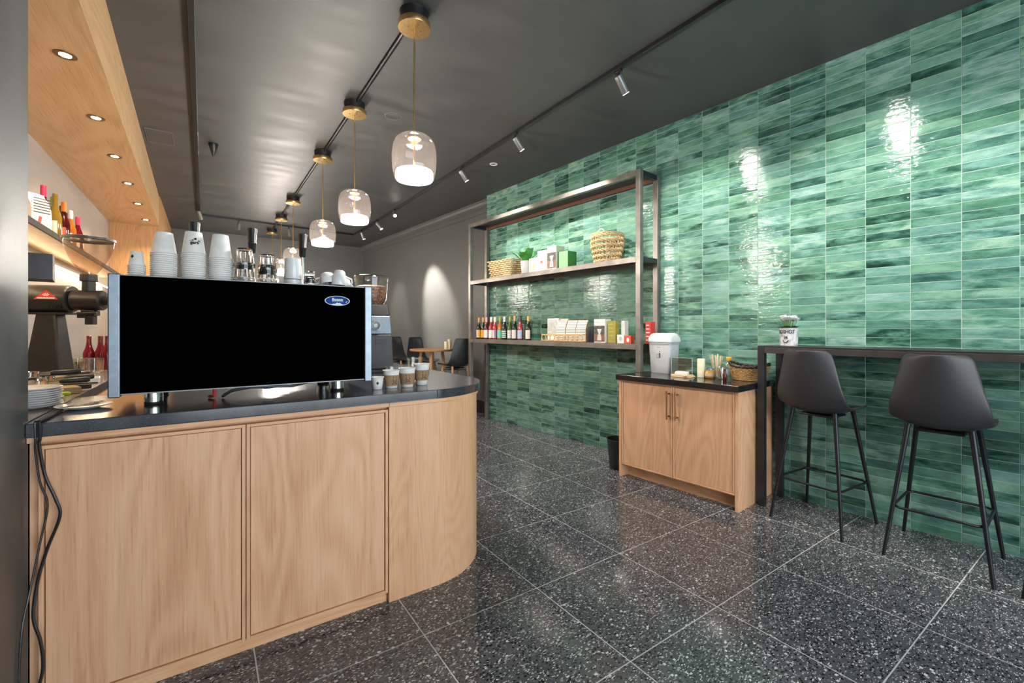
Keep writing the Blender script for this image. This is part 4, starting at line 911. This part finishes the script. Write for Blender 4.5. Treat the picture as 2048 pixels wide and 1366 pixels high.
# woven tray in front of the bags
t = wt('woven_tray', 'low woven tray with looped sides holding the striped bags', 'tray', 1.82, .225, Z_L + .0005); M_cane = plain('cane', (.62, .40, .17), .55, 0, .4, .25, 60)
part('base', B().box(-.31, .31, -.09, .09, 0, .008), M_cane, t, None)
ra, rb_ = .315, .094
for z in (.075, .006): part('rim', B().tube([(-ra, -rb_, z), (ra, -rb_, z), (ra, rb_, z), (-ra, rb_, z)], .0055, 6, closed=True), M_cane, t)
for k in range(9):
    x = .275 - k*.069; part('loop', B().tube([(x + .034*cos(a*pi/8), rb_ + .002, .040 + .031*sin(a*pi/8)) for a in range(16)], .0048, 6, closed=True), M_cane, t)
for k in range(9):
    x = .275 - k*.069; part('loop', B().tube([(x + .034*cos(a*pi/8), -rb_ - .002, .040 + .031*sin(a*pi/8)) for a in range(16)], .0048, 6, closed=True), M_cane, t)
t = wt('tea_tin', 'dark cylindrical tin beside the woven tray on the steel shelf', 'tin', 2.187, .24, Z_L + .0005)
part('tin', B().lathe([(.044, 0), (.046, .003), (.046, .130)], 28), plain('tin_navy', (.022, .026, .038), .35), t); part('lid', B().lathe([(.0465, .1305), (.0465, .158), (.043, .161)], 28), plain('tin_lid', (.03, .045, .040), .35), t)
carton('dripper_box', 'white and brown box picturing a coffee dripper on the lower shelf', 2.255, 2.395, .235, .10, Z_L + .0005, .238, M_paper, pict=pict_dripper)
carton('olive_box', 'olive gold box in front of the dripper box on the lower shelf', 2.412, 2.512, .235, .06, Z_L + .0005, .218, P_olive, pict=pict_lines(P_olivel))
carton('white_box', 'tall white box with grey line right of the olive box', 2.545, 2.585, .19, .06, Z_L + .0005, .218, M_paper, pict=lambda t, w_, y, h: part('print', fr(q4(B(), -w_*.2, w_*.2, h*.1, h*.92), y + .0006), P_grey, t, None))
carton('mini_box', 'small white box with a round picture on the lower shelf', 2.555, 2.635, .275, .05, Z_L + .0005, .082, M_paper, pict=pict_face(P_grey))
carton('mini_box', 'small orange red box beside the small white box', 2.645, 2.715, .275, .05, Z_L + .0005, .074, plain('orange_red', (.72, .09, .04), .45), pict=pict_face(L_white))
carton('red_tall_box', 'tall red box behind the right front post of the shelf unit', 2.805, 2.865, .165, .07, Z_L + .0005, .205, M_red, pict=pict_lines(L_white, 5))
# middle shelf
def woven_box(label, a0, a1, di, z):
    t = wt('rectangular_basket', label, 'basket', (a0 + a1)/2, di, z); w_ = (a1 - a0)/2; M_w = plain('seagrass', (.56, .41, .22), .75, 0, .3, .35, 90)
    n = 9
    for k in range(n):
        zz = .0145 + k*.0252; g = 1 + .16*(k/(n-1)); hw, hd = w_*.86*g, .105*g
        pts = []
        segs = 46
        for i in range(segs):
            s = i/segs*4; e = int(s); u = s - e; c = [(-1, -1), (1, -1), (1, 1), (-1, 1), (-1, -1)]
            x = (c[e][0]*(1-u) + c[e+1][0]*u)*hw; y = (c[e][1]*(1-u) + c[e+1][1]*u)*hd; o = .0055*(1 if (i + k) % 2 else -1)
            nx, ny = ((0, -1), (1, 0), (0, 1), (-1, 0))[e]; sag = (-.008*sin(pi*u)**2 if (k == n-1 and e in (0, 2)) else 0)
            pts.append((x + nx*o, y + ny*o, zz + sag))
        part('woven_course', B().tube(pts, [.0135 if (i + k) % 2 else .0065 for i in range(segs)], 6, closed=True), M_w, t, 60)
    part('base', B().box(-w_*.84, w_*.84, -.10, .10, 0, .012), M_w, t, None)
    part('handle', B().tube([(w_*.55 + .03*cos(a*pi/8), -.118, .205 + .028*sin(a*pi/8)) for a in range(9)], .005, 6), M_w, t)
    return t
woven_box('rectangular seagrass basket at the left end of the middle shelf', .46, .92, .185, Z_M + .0005)
def leaf(b, base, d, L, wd, droop, n=5):
    base = Vector(base); d = Vector(d).normalized(); side = d.cross(Vector((0, 0, 1))).normalized(); s0 = len(b.v); vs = []
    for i in range(n + 1):
        u = i/n; wv = wd*sin(pi*min(1, .12 + .88*u))**.8 * (1 if i < n else .05); c = base + d*(L*u) + Vector((0, 0, -droop*u*u)); up = Vector((0, 0, .25*wv))
        vs += [c - side*wv + up, c, c + side*wv + up]
    fs = []
    for i in range(n):
        for k in range(2): fs.append((i*3+k, i*3+k+1, (i+1)*3+k+1, (i+1)*3+k))
    b.add(vs, fs)
t = wt('potted_plant', 'green leafy plant in a white pot on the middle shelf', 'potted plant', 1.165, .245, Z_M + .0005)
part('pot', B().lathe([(.060, 0), (.064, .003), (.078, .150), (.080, .155), (.076, .155), (.072, .13), (.02, .128)], 32), M_white, t, 50)
M_leaf = plain('fresh_leaf', (.06, .30, .03), .4, 0, .5, .35, 12); M_leaf2 = plain('pale_leaf', (.12, .34, .18), .45, 0, .5, .3, 12)
RL = random.Random(11)
for k in range(16):
    a = k*2.4; el = RL.uniform(.7, 1.35); b = B(); d = (cos(a)*cos(el), sin(a)*cos(el), sin(el)); r0 = .03
    b.tube([(r0*cos(a)*.5, r0*sin(a)*.5, .125), (r0*cos(a) + d[0]*.05, r0*sin(a) + d[1]*.05, .13 + d[2]*.05)], .0035, 5)
    leaf(b, (r0*cos(a) + d[0]*.045, r0*sin(a) + d[1]*.045, .13 + d[2]*.045), d, RL.uniform(.12, .20), RL.uniform(.030, .046), RL.uniform(.02, .08)); part('leaf', b, M_leaf if k % 4 else M_leaf2, t, 60)
carton('filter_box', 'white box picturing a paper filter cone on the middle shelf', 1.268, 1.415, .265, .07, Z_M + .0005, .168, M_paper, pict=pict_cone)
carton('carafe_box', 'white box picturing an hourglass coffee carafe on the middle shelf', 1.435, 1.575, .255, .12, Z_M + .0005, .232, M_paper, pict=pict_chemex)
t = carton('dripper_box', 'white and brown box picturing a dripper on the middle shelf', 1.60, 1.745, .255, .13, Z_M + .0005, .262, M_paper, pict=pict_dripper)
b = B().box(-.0736, -.0727, -.064, .064, .001, .26); part('side_print', b, plain('sage', (.30, .42, .28), .6), t, None)
t = carton('mint_box', 'pale green box standing beside the dripper box on the middle shelf', 1.785, 1.915, .245, .14, Z_M + .0005, .178, P_mint)
part('side_print', B().box(-.0662, -.0652, -.069, .069, .001, .177), P_green, t, None)
# round open-weave basket
t = wt('round_basket', 'tall round open-weave straw basket with a pale handle on the shelf', 'basket', 2.345, .185, Z_M + .0005); M_straw = plain('straw', (.64, .46, .24), .75, 0, .3, .3, 70)
bp_ = lambda z: .125 + .040*min(1, z/.20) - .008*max(0, (z - .2)/.1)
part('base', B().lathe([(.118, 0), (.123, .006), (.118, .012)], 32), M_straw, t)
for k in range(6):
    z = .018 + k*.050; r = bp_(z); b = B()
    for ph in (0, 1):
        b.tube([((r + .006*sin(i*2*pi/6 + ph*pi))*cos(2*pi*i/60), (r + .006*sin(i*2*pi/6 + ph*pi))*sin(2*pi*i/60), z + .010*cos(i*2*pi/6 + ph*pi)) for i in range(60)], .0082, 5, closed=True)
    part('woven_course', b, M_straw, t, 60)
part('rim', B().tube([(bp_(.29)*cos(2*pi*i/40), bp_(.29)*sin(2*pi*i/40), .292) for i in range(40)], .006, 6, closed=True), M_straw, t, 60)
for k in range(26):
    a = 2*pi*k/26; part('stake', B().tube([(bp_(z)*cos(a), bp_(z)*sin(a), z) for z in (.008, .1, .2, .29)], .0045, 5), M_straw, t, 60)
part('handle', B().tube([(.045*cos(a*pi/10), .10, .288 + .052*sin(a*pi/10)) for a in range(11)], .0048, 6), plain('pale_rope', (.68, .66, .54), .7), t)
# ================================================================ OAK CABINET BY THE TILED WALL
t = wt('oak_cabinet', 'two-door oak cabinet standing against the green tiled wall', 'cabinet', 3.32, .30); X = lambda a: 3.32 - a; Yd = lambda d: d - .30
part('side_panel', B().box(X(2.808), X(2.832), Yd(.006), Yd(.604), 0, .847), M_oak, t, None, .001); part('side_panel', B().box(X(3.809), X(3.833), Yd(.006), Yd(.606), 0, .847), M_oak, t, None, .001)
part('carcass', B().box(X(2.8325), X(3.8085), Yd(.006), Yd(.582), .105, .847), M_oakx, t, None)
part('toe_kick', B().box(X(2.8325), X(3.8085), Yd(.49), Yd(.508), 0, .1045), M_oakx, t, None)
for a0, a1, hx in ((2.836, 3.3225, 3.292), (3.3275, 3.806, 3.366)):
    d = part('door', B().box(X(a0 + .015), X(a1 - .015), Yd(.5825), Yd(.598), .127, .829), M_oak, t, None); e = .012; z0, z1 = .112, .844
    part('edge_strip', B().box(X(a0), X(a0 + e), Yd(.5825), Yd(.604), z0, z1), M_oak, d, None, .001); part('edge_strip', B().box(X(a1 - e), X(a1), Yd(.5825), Yd(.604), z0, z1), M_oak, d, None, .001)
    part('edge_strip', B().box(X(a0 + e), X(a1 - e), Yd(.5825), Yd(.604), z1 - e, z1), M_oakx, d, None, .001); part('edge_strip', B().box(X(a0 + e), X(a1 - e), Yd(.5825), Yd(.604), z0, z0 + e), M_oakx, d, None, .001)
    M_br = plain('bronze_pull', (.36, .17, .08), .32, .9)
    part('handle', B().cyl((X(hx), Yd(.634), .575), (X(hx), Yd(.634), .80), .0062, n=12).cyl((X(hx), Yd(.5985), .598), (X(hx), Yd(.634), .598), .006, n=10).cyl((X(hx), Yd(.5985), .778), (X(hx), Yd(.634), .778), .006, n=10), M_br, d, label='bronze bar handle')
o = part('cabinet_worktop', B().box(-.525, .525, -.315, .315, 0, .045), M_stone2, None, None, .002, W(3.32, .318, .848), WR); tag(o, 'black stone worktop on the oak cabinet', 'worktop')
KZ = .8935
# swing-lid waste bin on the cabinet
t = wt('swing_bin', 'white swing-lid waste bin standing on the oak cabinet', 'waste bin', 2.99, .185, KZ)
def rrect(w_, d_, r, n=4):
    out = []
    for cx, cy, a in ((w_-r, d_-r, 0), (-w_+r, d_-r, pi/2), (-w_+r, -d_+r, pi), (w_-r, -d_+r, 1.5*pi)):
        out += [(cx + r*cos(a + k*pi/2/n), cy + r*sin(a + k*pi/2/n)) for k in range(n + 1)]
    return out
def loft(secs, cap=True):
    b = B(); n = len(secs[0][0]); vs = []; fs = []
    for poly, z in secs: vs += [(p[0], p[1], z if not callable(z) else z(p)) for p in poly]
    for j in range(len(secs)-1): fs += [(j*n+k, j*n+(k+1) % n, (j+1)*n+(k+1) % n, (j+1)*n+k) for k in range(n)]
    if cap: fs += [tuple(range(n-1, -1, -1)), tuple((len(secs)-1)*n+k for k in range(n))]
    return b.add(vs, fs)
part('body', loft([(rrect(.096, .072, .022), 0), (rrect(.098, .074, .022), .004), (rrect(.112, .086, .026), .262)]), plain('bin_white', (.68, .69, .69), .4), t, 40)
part('collar', loft([(rrect(.113, .087, .026), .2625), (rrect(.117, .091, .028), .264), (rrect(.117, .091, .028), .282)]), M_gplast, t, 40)
part('swing_lid', loft([(rrect(.121, .095, .028), .2825), (rrect(.121, .095, .028), .298), (rrect(.116, .088, .028), .325), (rrect(.106, .060, .028), .352), (rrect(.098, .032, .018), .362)]), M_wplast, t, 50)
b = B(); q4(b, -.018, -.003, -.032, -.004); ring = ring_b(B(), [(-.020, -.034), (-.001, -.034), (-.001, -.002), (-.014, -.002), (-.020, -.010)], .84); b = B().add(ring.v, ring.f)
poly_b(b, [(.003, -.034), (.013, -.034), (.013, .012), (.006, .006), (-.001, .004), (-.001, .000), (.003, -.002)]); poly_b(b, [(.009 + .0045*cos(k*pi/5), .020 + .0045*sin(k*pi/5)) for k in range(10)]); q4(b, -.016, .0, .052, .0545); q4(b, .002, .014, .052, .0545)
b.v = [(-p[0]*1.1, .0, p[1]*1.1 + .175) for p in b.v]; b.v = [(p[0], .0735 + .0125*(p[2]/.262) + .0012, p[2]) for p in b.v]
part('litter_icon', b, M_ink, t, None, label='black litter pictogram')
# napkin holder, napkins
t = wt('napkin_holder', 'clear acrylic napkin holder next to the white bin', 'holder', 3.215, .235, KZ)
part('front_sheet', B().box(-.095, .095, .036, .040, 0, .15), M_glass2, t, None); part('back_sheet', B().box(-.095, .095, -.040, -.036, 0, .15), M_glass2, t, None); part('floor_sheet', B().box(-.095, .095, -.0355, .0355, 0, .004), M_glass2, t, None); part('side_sheet', B().box(.091, .095, -.0355, .0355, .0045, .15), M_glass2, t, None); part('side_sheet', B().box(-.095, -.091, -.0355, .0355, .0045, .15), M_glass2, t, None)
part('slot_rim', B().tube([(p[0], .0425, .105 + p[1]) for p in rrect(.034, .016, .014)], .004, 6, closed=True), M_glass2, t)
for sx in (-.0955, .0955): part('edge_trim', B().box(sx - .0015, sx + .0015, .0395, .0425, 0, .151), plain('acrylic_edge', (.62, .70, .67), .2), t, None)
part('edge_trim', B().box(-.097, .097, .0395, .0425, .1505, .153), plain('acrylic_edge', (.62, .70, .67), .2), t, None)
for k, (al, di, z, w_, d_, rz, m, lb) in enumerate(((3.275, .36, 0, .085, .060, .15, P_tan, 'lowest folded brown napkin in front of the acrylic holder'), (3.265, .355, .0095, .080, .056, -.1, P_tan, 'upper folded brown napkin in front of the acrylic holder'), (3.26, .35, .019, .052, .040, .3, M_paper, 'white folded napkin on top of the brown napkins'))):
    o = part('folded_napkin', loft([(rrect(w_, d_, .01, 2), 0), (rrect(w_*1.01, d_*1.01, .01, 2), .004), (rrect(w_*.96, d_*.95, .01, 2), .009 if k < 2 else .022)]), m, None, 30, 0, W(al, di, KZ + z), WR + rz); tag(o, lb, 'napkin', 'napkins on the cabinet')
o = part('napkin_roll', loft([(rrect(.05, .025, .012), 0), (rrect(.052, .027, .012), .015), (rrect(.04, .018, .012), .03)]), M_paper, None, 40, 0, W(3.185, .235, KZ + .0045), WR); tag(o, 'white napkins lying inside the acrylic holder', 'napkin')
solo('pillar_candle', B().lathe([(.029, 0), (.031, .002), (.031, .152), (.029, .155), (.012, .153)], 28), plain('candle_cream', (.80, .74, .52), .5), 'cream pillar candle on the oak cabinet', 'candle', W(3.402, .30, KZ))
t = wt('honey_jar', 'squat honey jar beside the cream candle', 'jar', 3.474, .30, KZ)
part('jar', B().lathe([(.030, 0), (.034, .004), (.036, .03), (.034, .055), (.028, .064)], 24), plain('honey', (.52, .25, .05), .12), t, 50); part('lid', B().lathe([(.029, .0645), (.031, .066), (.031, .084), (.029, .086)], 24), M_glass2, t); part('label', B().lathe([(.0362, .018), (.0364, .03), (.0358, .045)], 24, cap0=False, cap1=False), P_tan, t)
t = wt('stirrer_cup', 'clear cup of wooden stirrers on the oak cabinet', 'cup', 3.475, .19, KZ)
part('cup', B().lathe([(.026, 0), (.028, .002), (.034, .075), (.032, .075), (.026, .006)], 24, cap1=False), M_glass2, t, 50)
for k in range(13):
    a = k*2.4; x0, y0 = .014*cos(a), .014*sin(a); x1, y1 = .052*cos(a), .030*sin(a); b = B().box(-.0052, .0052, -.0010, .0010, 0, .165 + .01*(k % 3)); v = Vector((x1 - x0, y1 - y0, .165)).normalized()
    b.xf(Matrix.Translation((x0, y0, .006)) @ v.to_track_quat('Z', 'Y').to_matrix().to_4x4()); part('stirrer', b, plain('birch', (.74, .62, .44), .7), t, None)
t = wt('sugar_jar', 'clear jar of sugar sachets in front of the stirrers', 'jar', 3.555, .285, KZ)
part('jar', B().lathe([(.034, 0), (.038, .003), (.040, .100), (.038, .100), (.035, .008)], 28, cap1=False), M_glass2, t, 50)
for k in range(9):
    a = k*2.4; b = B().box(-.012, .012, -.0015, .0015, 0, .075); b.xf(Matrix.Translation((.015*cos(a), .015*sin(a), .010)) @ Matrix.Rotation(a, 4, 'Z') @ Matrix.Rotation(.14, 4, 'X')); part('sachet', b, [P_tan, M_paper, P_brown][k % 3], t, None)
t = wt('syrup_bottle', 'clear bottle with a yellow cap behind the sugar jar', 'bottle', 3.567, .17, KZ)
part('bottle', B().lathe([(.028, 0), (.031, .003), (.031, .09), (.024, .125), (.018, .140)], 24), M_glass2, t, 50); part('cap', B().lathe([(.021, .1405), (.022, .142), (.022, .170), (.020, .172)], 20), plain('yellow_cap', (.85, .50, .06), .4), t); part('label', B().lathe([(.0315, .03), (.0315, .075)], 24, cap0=False, cap1=False), plain('pale_blue_label', (.50, .60, .72), .5), t)
t = wt('sauce_bottle', 'small dark brown bottle at the left end of the wicker basket', 'bottle', 3.628, .375, KZ)
part('bottle', B().lathe([(.013, 0), (.015, .002), (.015, .05), (.008, .065), (.008, .078)], 20), plain('brown_glass', (.09, .02, .012), .1), t, 50); part('cap', B().lathe([(.0095, .0785), (.0095, .09)], 16), C_bk, t)
# oval wicker basket
t = wt('oval_basket', 'oval wicker basket with a dark braided rim at the end of the cabinet', 'basket', 3.735, .20, KZ); M_wick = plain('wicker', (.50, .29, .11), .6, 0, .4, .4, 50); M_wickd = plain('wicker_dark', (.035, .025, .022), .5, 0, .4, .3, 60)
def ov(z, k=1.0): g = .112 + .028*(z/.09); return g*k, (.08 + .020*(z/.09))*k
for k in range(9):
    z = .007 + k*.0105; a, c = ov(z); n = 56; rise = lambda th: .020*(k/8.0)*abs(cos(th))**3
    part('woven_course', B().tube([((a + .003*(1 if (i + k) % 2 else -1))*cos(2*pi*i/n), (c + .003*(1 if (i + k) % 2 else -1))*sin(2*pi*i/n), z + rise(2*pi*i/n)) for i in range(n)], .0062, 6, closed=True), M_wick, t, 60)
part('base', B().lathe([(.10, 0), (.105, .004), (.10, .008)], 32, sy=.75), M_wick, t)
a, c = ov(.10); n = 72
for ph in (0, pi): part('rim_strand', B().tube([((a + .004*cos(i*2*pi/6 + ph))*cos(2*pi*i/n), (c + .004*cos(i*2*pi/6 + ph))*sin(2*pi*i/n), .105 + .006*sin(i*2*pi/6 + ph) + .030*abs(cos(2*pi*i/n))**3) for i in range(n)], .0068, 6, closed=True), M_wickd, t, 60)
part('liner', B().lathe([(.10, .012), (.118, .06), (.128, .098)], 32, sy=.74, cap1=False), plain('straw_lining', (.55, .38, .18), .8, 0, .3, .3, 60), t)
# black wastebasket on the floor
t = wt('wastebasket', 'black plastic wastebasket on the floor left of the oak cabinet', 'waste bin', 2.675, .42)
part('bin', B().lathe([(.088, 0), (.092, .004), (.115, .265), (.118, .27), (.113, .27), (.088, .012), (.001, .01)], 32, cap1=False), M_blackp, t, 50); part('rim', B().tube([(.1165*cos(2*pi*k/32), .1165*sin(2*pi*k/32), .27) for k in range(32)], .003, 6, closed=True), M_blackp, t, 60)

# ================================================================ STEEL BAR
t = wt('steel_bar_table', 'long dark steel bar table along the green tiled wall', 'bar table', 5.4, .18); X = lambda a: 5.4 - a; Yd = lambda d: d - .18
part('bar_top', B().box(X(3.902), X(7.40), Yd(.006), Yd(.345), 1.160, 1.170), M_barsteel, t, None, .002); part('front_apron', B().box(X(3.902), X(7.40), Yd(.335), Yd(.346), 1.117, 1.1595), plain('apron_steel', (.12, .105, .10), .36, .75, .5, .25, 6), t, None, .002)
part('top_corner', B().box(X(3.856), X(3.9015), Yd(.006), Yd(.300), 1.122, 1.170), M_barsteel, t, None, .002)
for a0, d0 in ((3.855, .301), (3.872, .012), (7.30, .285), (7.30, .012)): part('post', B().box(X(a0), X(a0 + .046), Yd(d0), Yd(d0 + .045), 0, 1.1695 if a0 < 3.87 else 1.1215), M_barsteel, t, None, .002)
# flower pot on the bar
t = wt('flower_pot', 'white cyclamen in a marbled pot lettered GOODSHOT on the steel bar', 'potted plant', 4.012, .20, 1.1705, pi)
def marble():
    t = NT('marbled_pot'); n = t.noise(t.coord('Object'), 14, 5, .65, 1.2); t.set(t.ramp(n, [(.35, (.30, .30, .33)), (.5, (.70, .69, .70)), (.7, (.84, .83, .84))]), .35); return t.mat
pot = part('pot', B().lathe([(.054, 0), (.057, .002), (.059, .128), (.060, .130), (.056, .130), (.054, .11), (.02, .108)], 36), marble(), t, 50)
b = text_b('GOODSHOT', .036, bold=.0008); b.v = [(p[0]*.82, p[1], 0) for p in b.v]; part('lettering', wrap(b, lambda z: .0592, .100, -.42), M_ink, pot, None)
b = B(); poly_b(b, [(-.021, .010), (.019, .010), (.016, -.004), (.008, -.013), (-.009, -.013), (-.017, -.004)]); r_ = ring_b(B(), [(.016, .007), (.030, .007), (.030, -.003), (.014, -.008)], .72); b.add(r_.v, r_.f)
for dx in (-.008, 0, .008): poly_b(b, [(dx - .003, .016), (dx + .001, .022), (dx - .003, .030), (dx + .003, .042), (dx + .003, .030), (dx + .006, .022), (dx + .001, .014)])
part('cup_print', wrap(b, lambda z: .0582, .034, -.02), M_ink, pot, None)
for k in range(14):
    a = k*2.4; b = B(); d = (cos(a), sin(a), .75); leaf(b, (.02*cos(a), .02*sin(a), .118), d, .055 + .012*(k % 3), .020, .022); part('leaf', b, plain('cyclamen_leaf', (.08, .20, .07), .5, 0, .4, .4, 30), t, 60)
for k in range(30):
    a = k*2.4 + .3; r = .008 + .042*sqrt(k/30); cx, cy, cz = r*cos(a)*1.15, r*sin(a)*1.15, .200 + .022*RL.random() - r*.55; b = B().tube([(.4*cx, .4*cy, .11), (cx, cy, cz)], .0015, 5)
    st = part('flower_stem', b, plain('stem_green', (.16, .25, .08), .6), t)
    b = B()
    for m in range(5): am = m*2*pi/5 + k; leaf(b, (cx, cy, cz), (cos(am)*.7 + .3*cos(a), sin(am)*.7 + .3*sin(a), .8), .030, .015, .002, 3)
    part('blossom', b, plain('petal_white', (.86, .86, .83), .6), st, 60)

# ================================================================ STOOLS AND CHAIRS
SPROF = [(-.205, .752, .165), (-.195, .760, .185), (-.14, .752, .205), (-.05, .738, .212), (.05, .735, .214), (.12, .742, .214), (.170, .765, .212), (.200, .805, .208), (.218, .860, .200), (.232, .93, .187), (.244, 1.00, .174), (.254, 1.07, .160), (.261, 1.125, .147), (.263, 1.146, .133), (.264, 1.155, .108)]
def shell():
    nv = len(SPROF) - 1; nu = 14
    def pt(u, v):
        j = int(round(v*nv)); y, z, w_ = SPROF[j]; s = 2*u - 1; k = min(1, max(0, (z - .76)/.30)) if j > 5 else 0.0
        dish = (.052*(1 - k)*abs(s)**2.4) if j > 1 else .02*abs(s)**2.4; wrapf = .075*k*s*s + .03*(1-k)*s*s*(1 if j > 5 else 0)
        return (s*w_, y - wrapf*.9, z + dish*(1 if j < 9 else .5))
    b = B().grid(pt, nu, nv); o_me = b.mesh('shell', M_stool, 60); return o_me
SHELL = shell()
def chair(name, label, cat, loc, rot, group, wood=False):
    t = thing(name, label, cat, loc, rot, group)
    s = link('shell', SHELL, t); md = s.modifiers.new('thick', 'SOLIDIFY'); md.thickness = .009; md.offset = 0; sb = s.modifiers.new('smooth', 'SUBSURF'); sb.levels = 1; sb.render_levels = 1
    part('seat_mount', B().box(-.10, .10, -.10, .10, .712, .728), M_stoolm, t, None, .006)
    ml = M_oakt if wood else M_stoolm
    for sx in (-1, 1):
        for sy, fy in ((-1, -.245), (1, .235)):
            part('leg', B().tube([(sx*.128, sy*.12, .751), (sx*.215, fy, 0)], [.0135 if not wood else .016, .009 if not wood else .011], 14), ml, t, 60)
    zr = .28; g = 1 - zr/.742; ex = .132 + .083*g; e0 = -(.125 + .12*g); e1 = .125 + .11*g
    if wood: part('crossbar', B().tube([(-.13, -.13, .695), (.13, .13, .695)], .006, 8).tube([(.13, -.13, .690), (-.13, .13, .690)], .006, 8), M_stoolm, t)
    else: part('footrest', B().tube([(-ex, e0 + .03, zr), (-ex + .03, e0, zr), (ex - .03, e0, zr), (ex, e0 + .03, zr), (ex, e1 - .03, zr), (ex - .03, e1, zr), (-ex + .03, e1, zr), (-ex, e1 - .03, zr)], .0075, 8, closed=True), M_stoolm, t, 60)
    return t
g = 'black bar stools at the steel bar'
chair('bar_stool', 'left black bar stool nearest the oak cabinet', 'bar stool', W(4.245, .29), WR - .15, g)
chair('bar_stool', 'middle black bar stool standing fully in view at the steel bar', 'bar stool', W(4.838, .325), WR - .02, g)
chair('bar_stool', 'black bar stool cut off by the right edge of the view', 'bar stool', W(5.36, .33), WR, g)
g = 'black chairs with wooden legs at the far tables'
chair('counter_chair', 'black chair on the right of the far round table, beside the shelf post', 'chair', (3.02, 5.87, 0), atan2(-.14, -.99), g, True)
chair('counter_chair', 'black chair left of the far round table, facing right', 'chair', (2.95, 6.86, 0), atan2(.342, .94), g, True)
chair('counter_chair', 'black far chair half hidden by the coffee grinder', 'chair', (2.80, 7.43, 0), atan2(.342, .94), g, True)
def round_table(label, x, y, r=.335, z=.985):
    t = thing('round_table', label, 'table', (x, y, 0), 0, 'round wooden tables at the back')
    part('table_top', B().lathe([(r - .012, z - .030), (r - .003, z - .022), (r, z - .012), (r, z - .004), (r - .004, z)], 48), M_oakt, t, 40)
    for k in range(4):
        a = pi/4 + k*pi/2 + .3; part('leg', B().tube([(.16*cos(a), .16*sin(a), z - .031), (.27*cos(a), .27*sin(a), 0)], [.024, .016], 14), M_oakt, t, 60)
    return t
round_table('round wooden table beside the shelf unit at the back', 2.845, 6.30)
round_table('far round wooden table mostly hidden by the coffee grinder', 2.55, 8.15)
for k, (x, y, h, lb) in enumerate(((2.985, 6.085, .115, 'shorter cream block candle on the far round table'), (3.035, 6.07, .150, 'taller cream block candle on the far round table'))):
    t = thing('block_candle', lb, 'candle', (x, y, .9855), .4, 'cream candles on the far table'); part('wax', B().box(-.024, .024, -.024, .024, 0, h), plain('candle_cream', (.80, .74, .52), .5), t, None, .003); part('wick', B().cyl((0, 0, h), (0, 0, h + .008), .0012, n=6), M_ink, t)
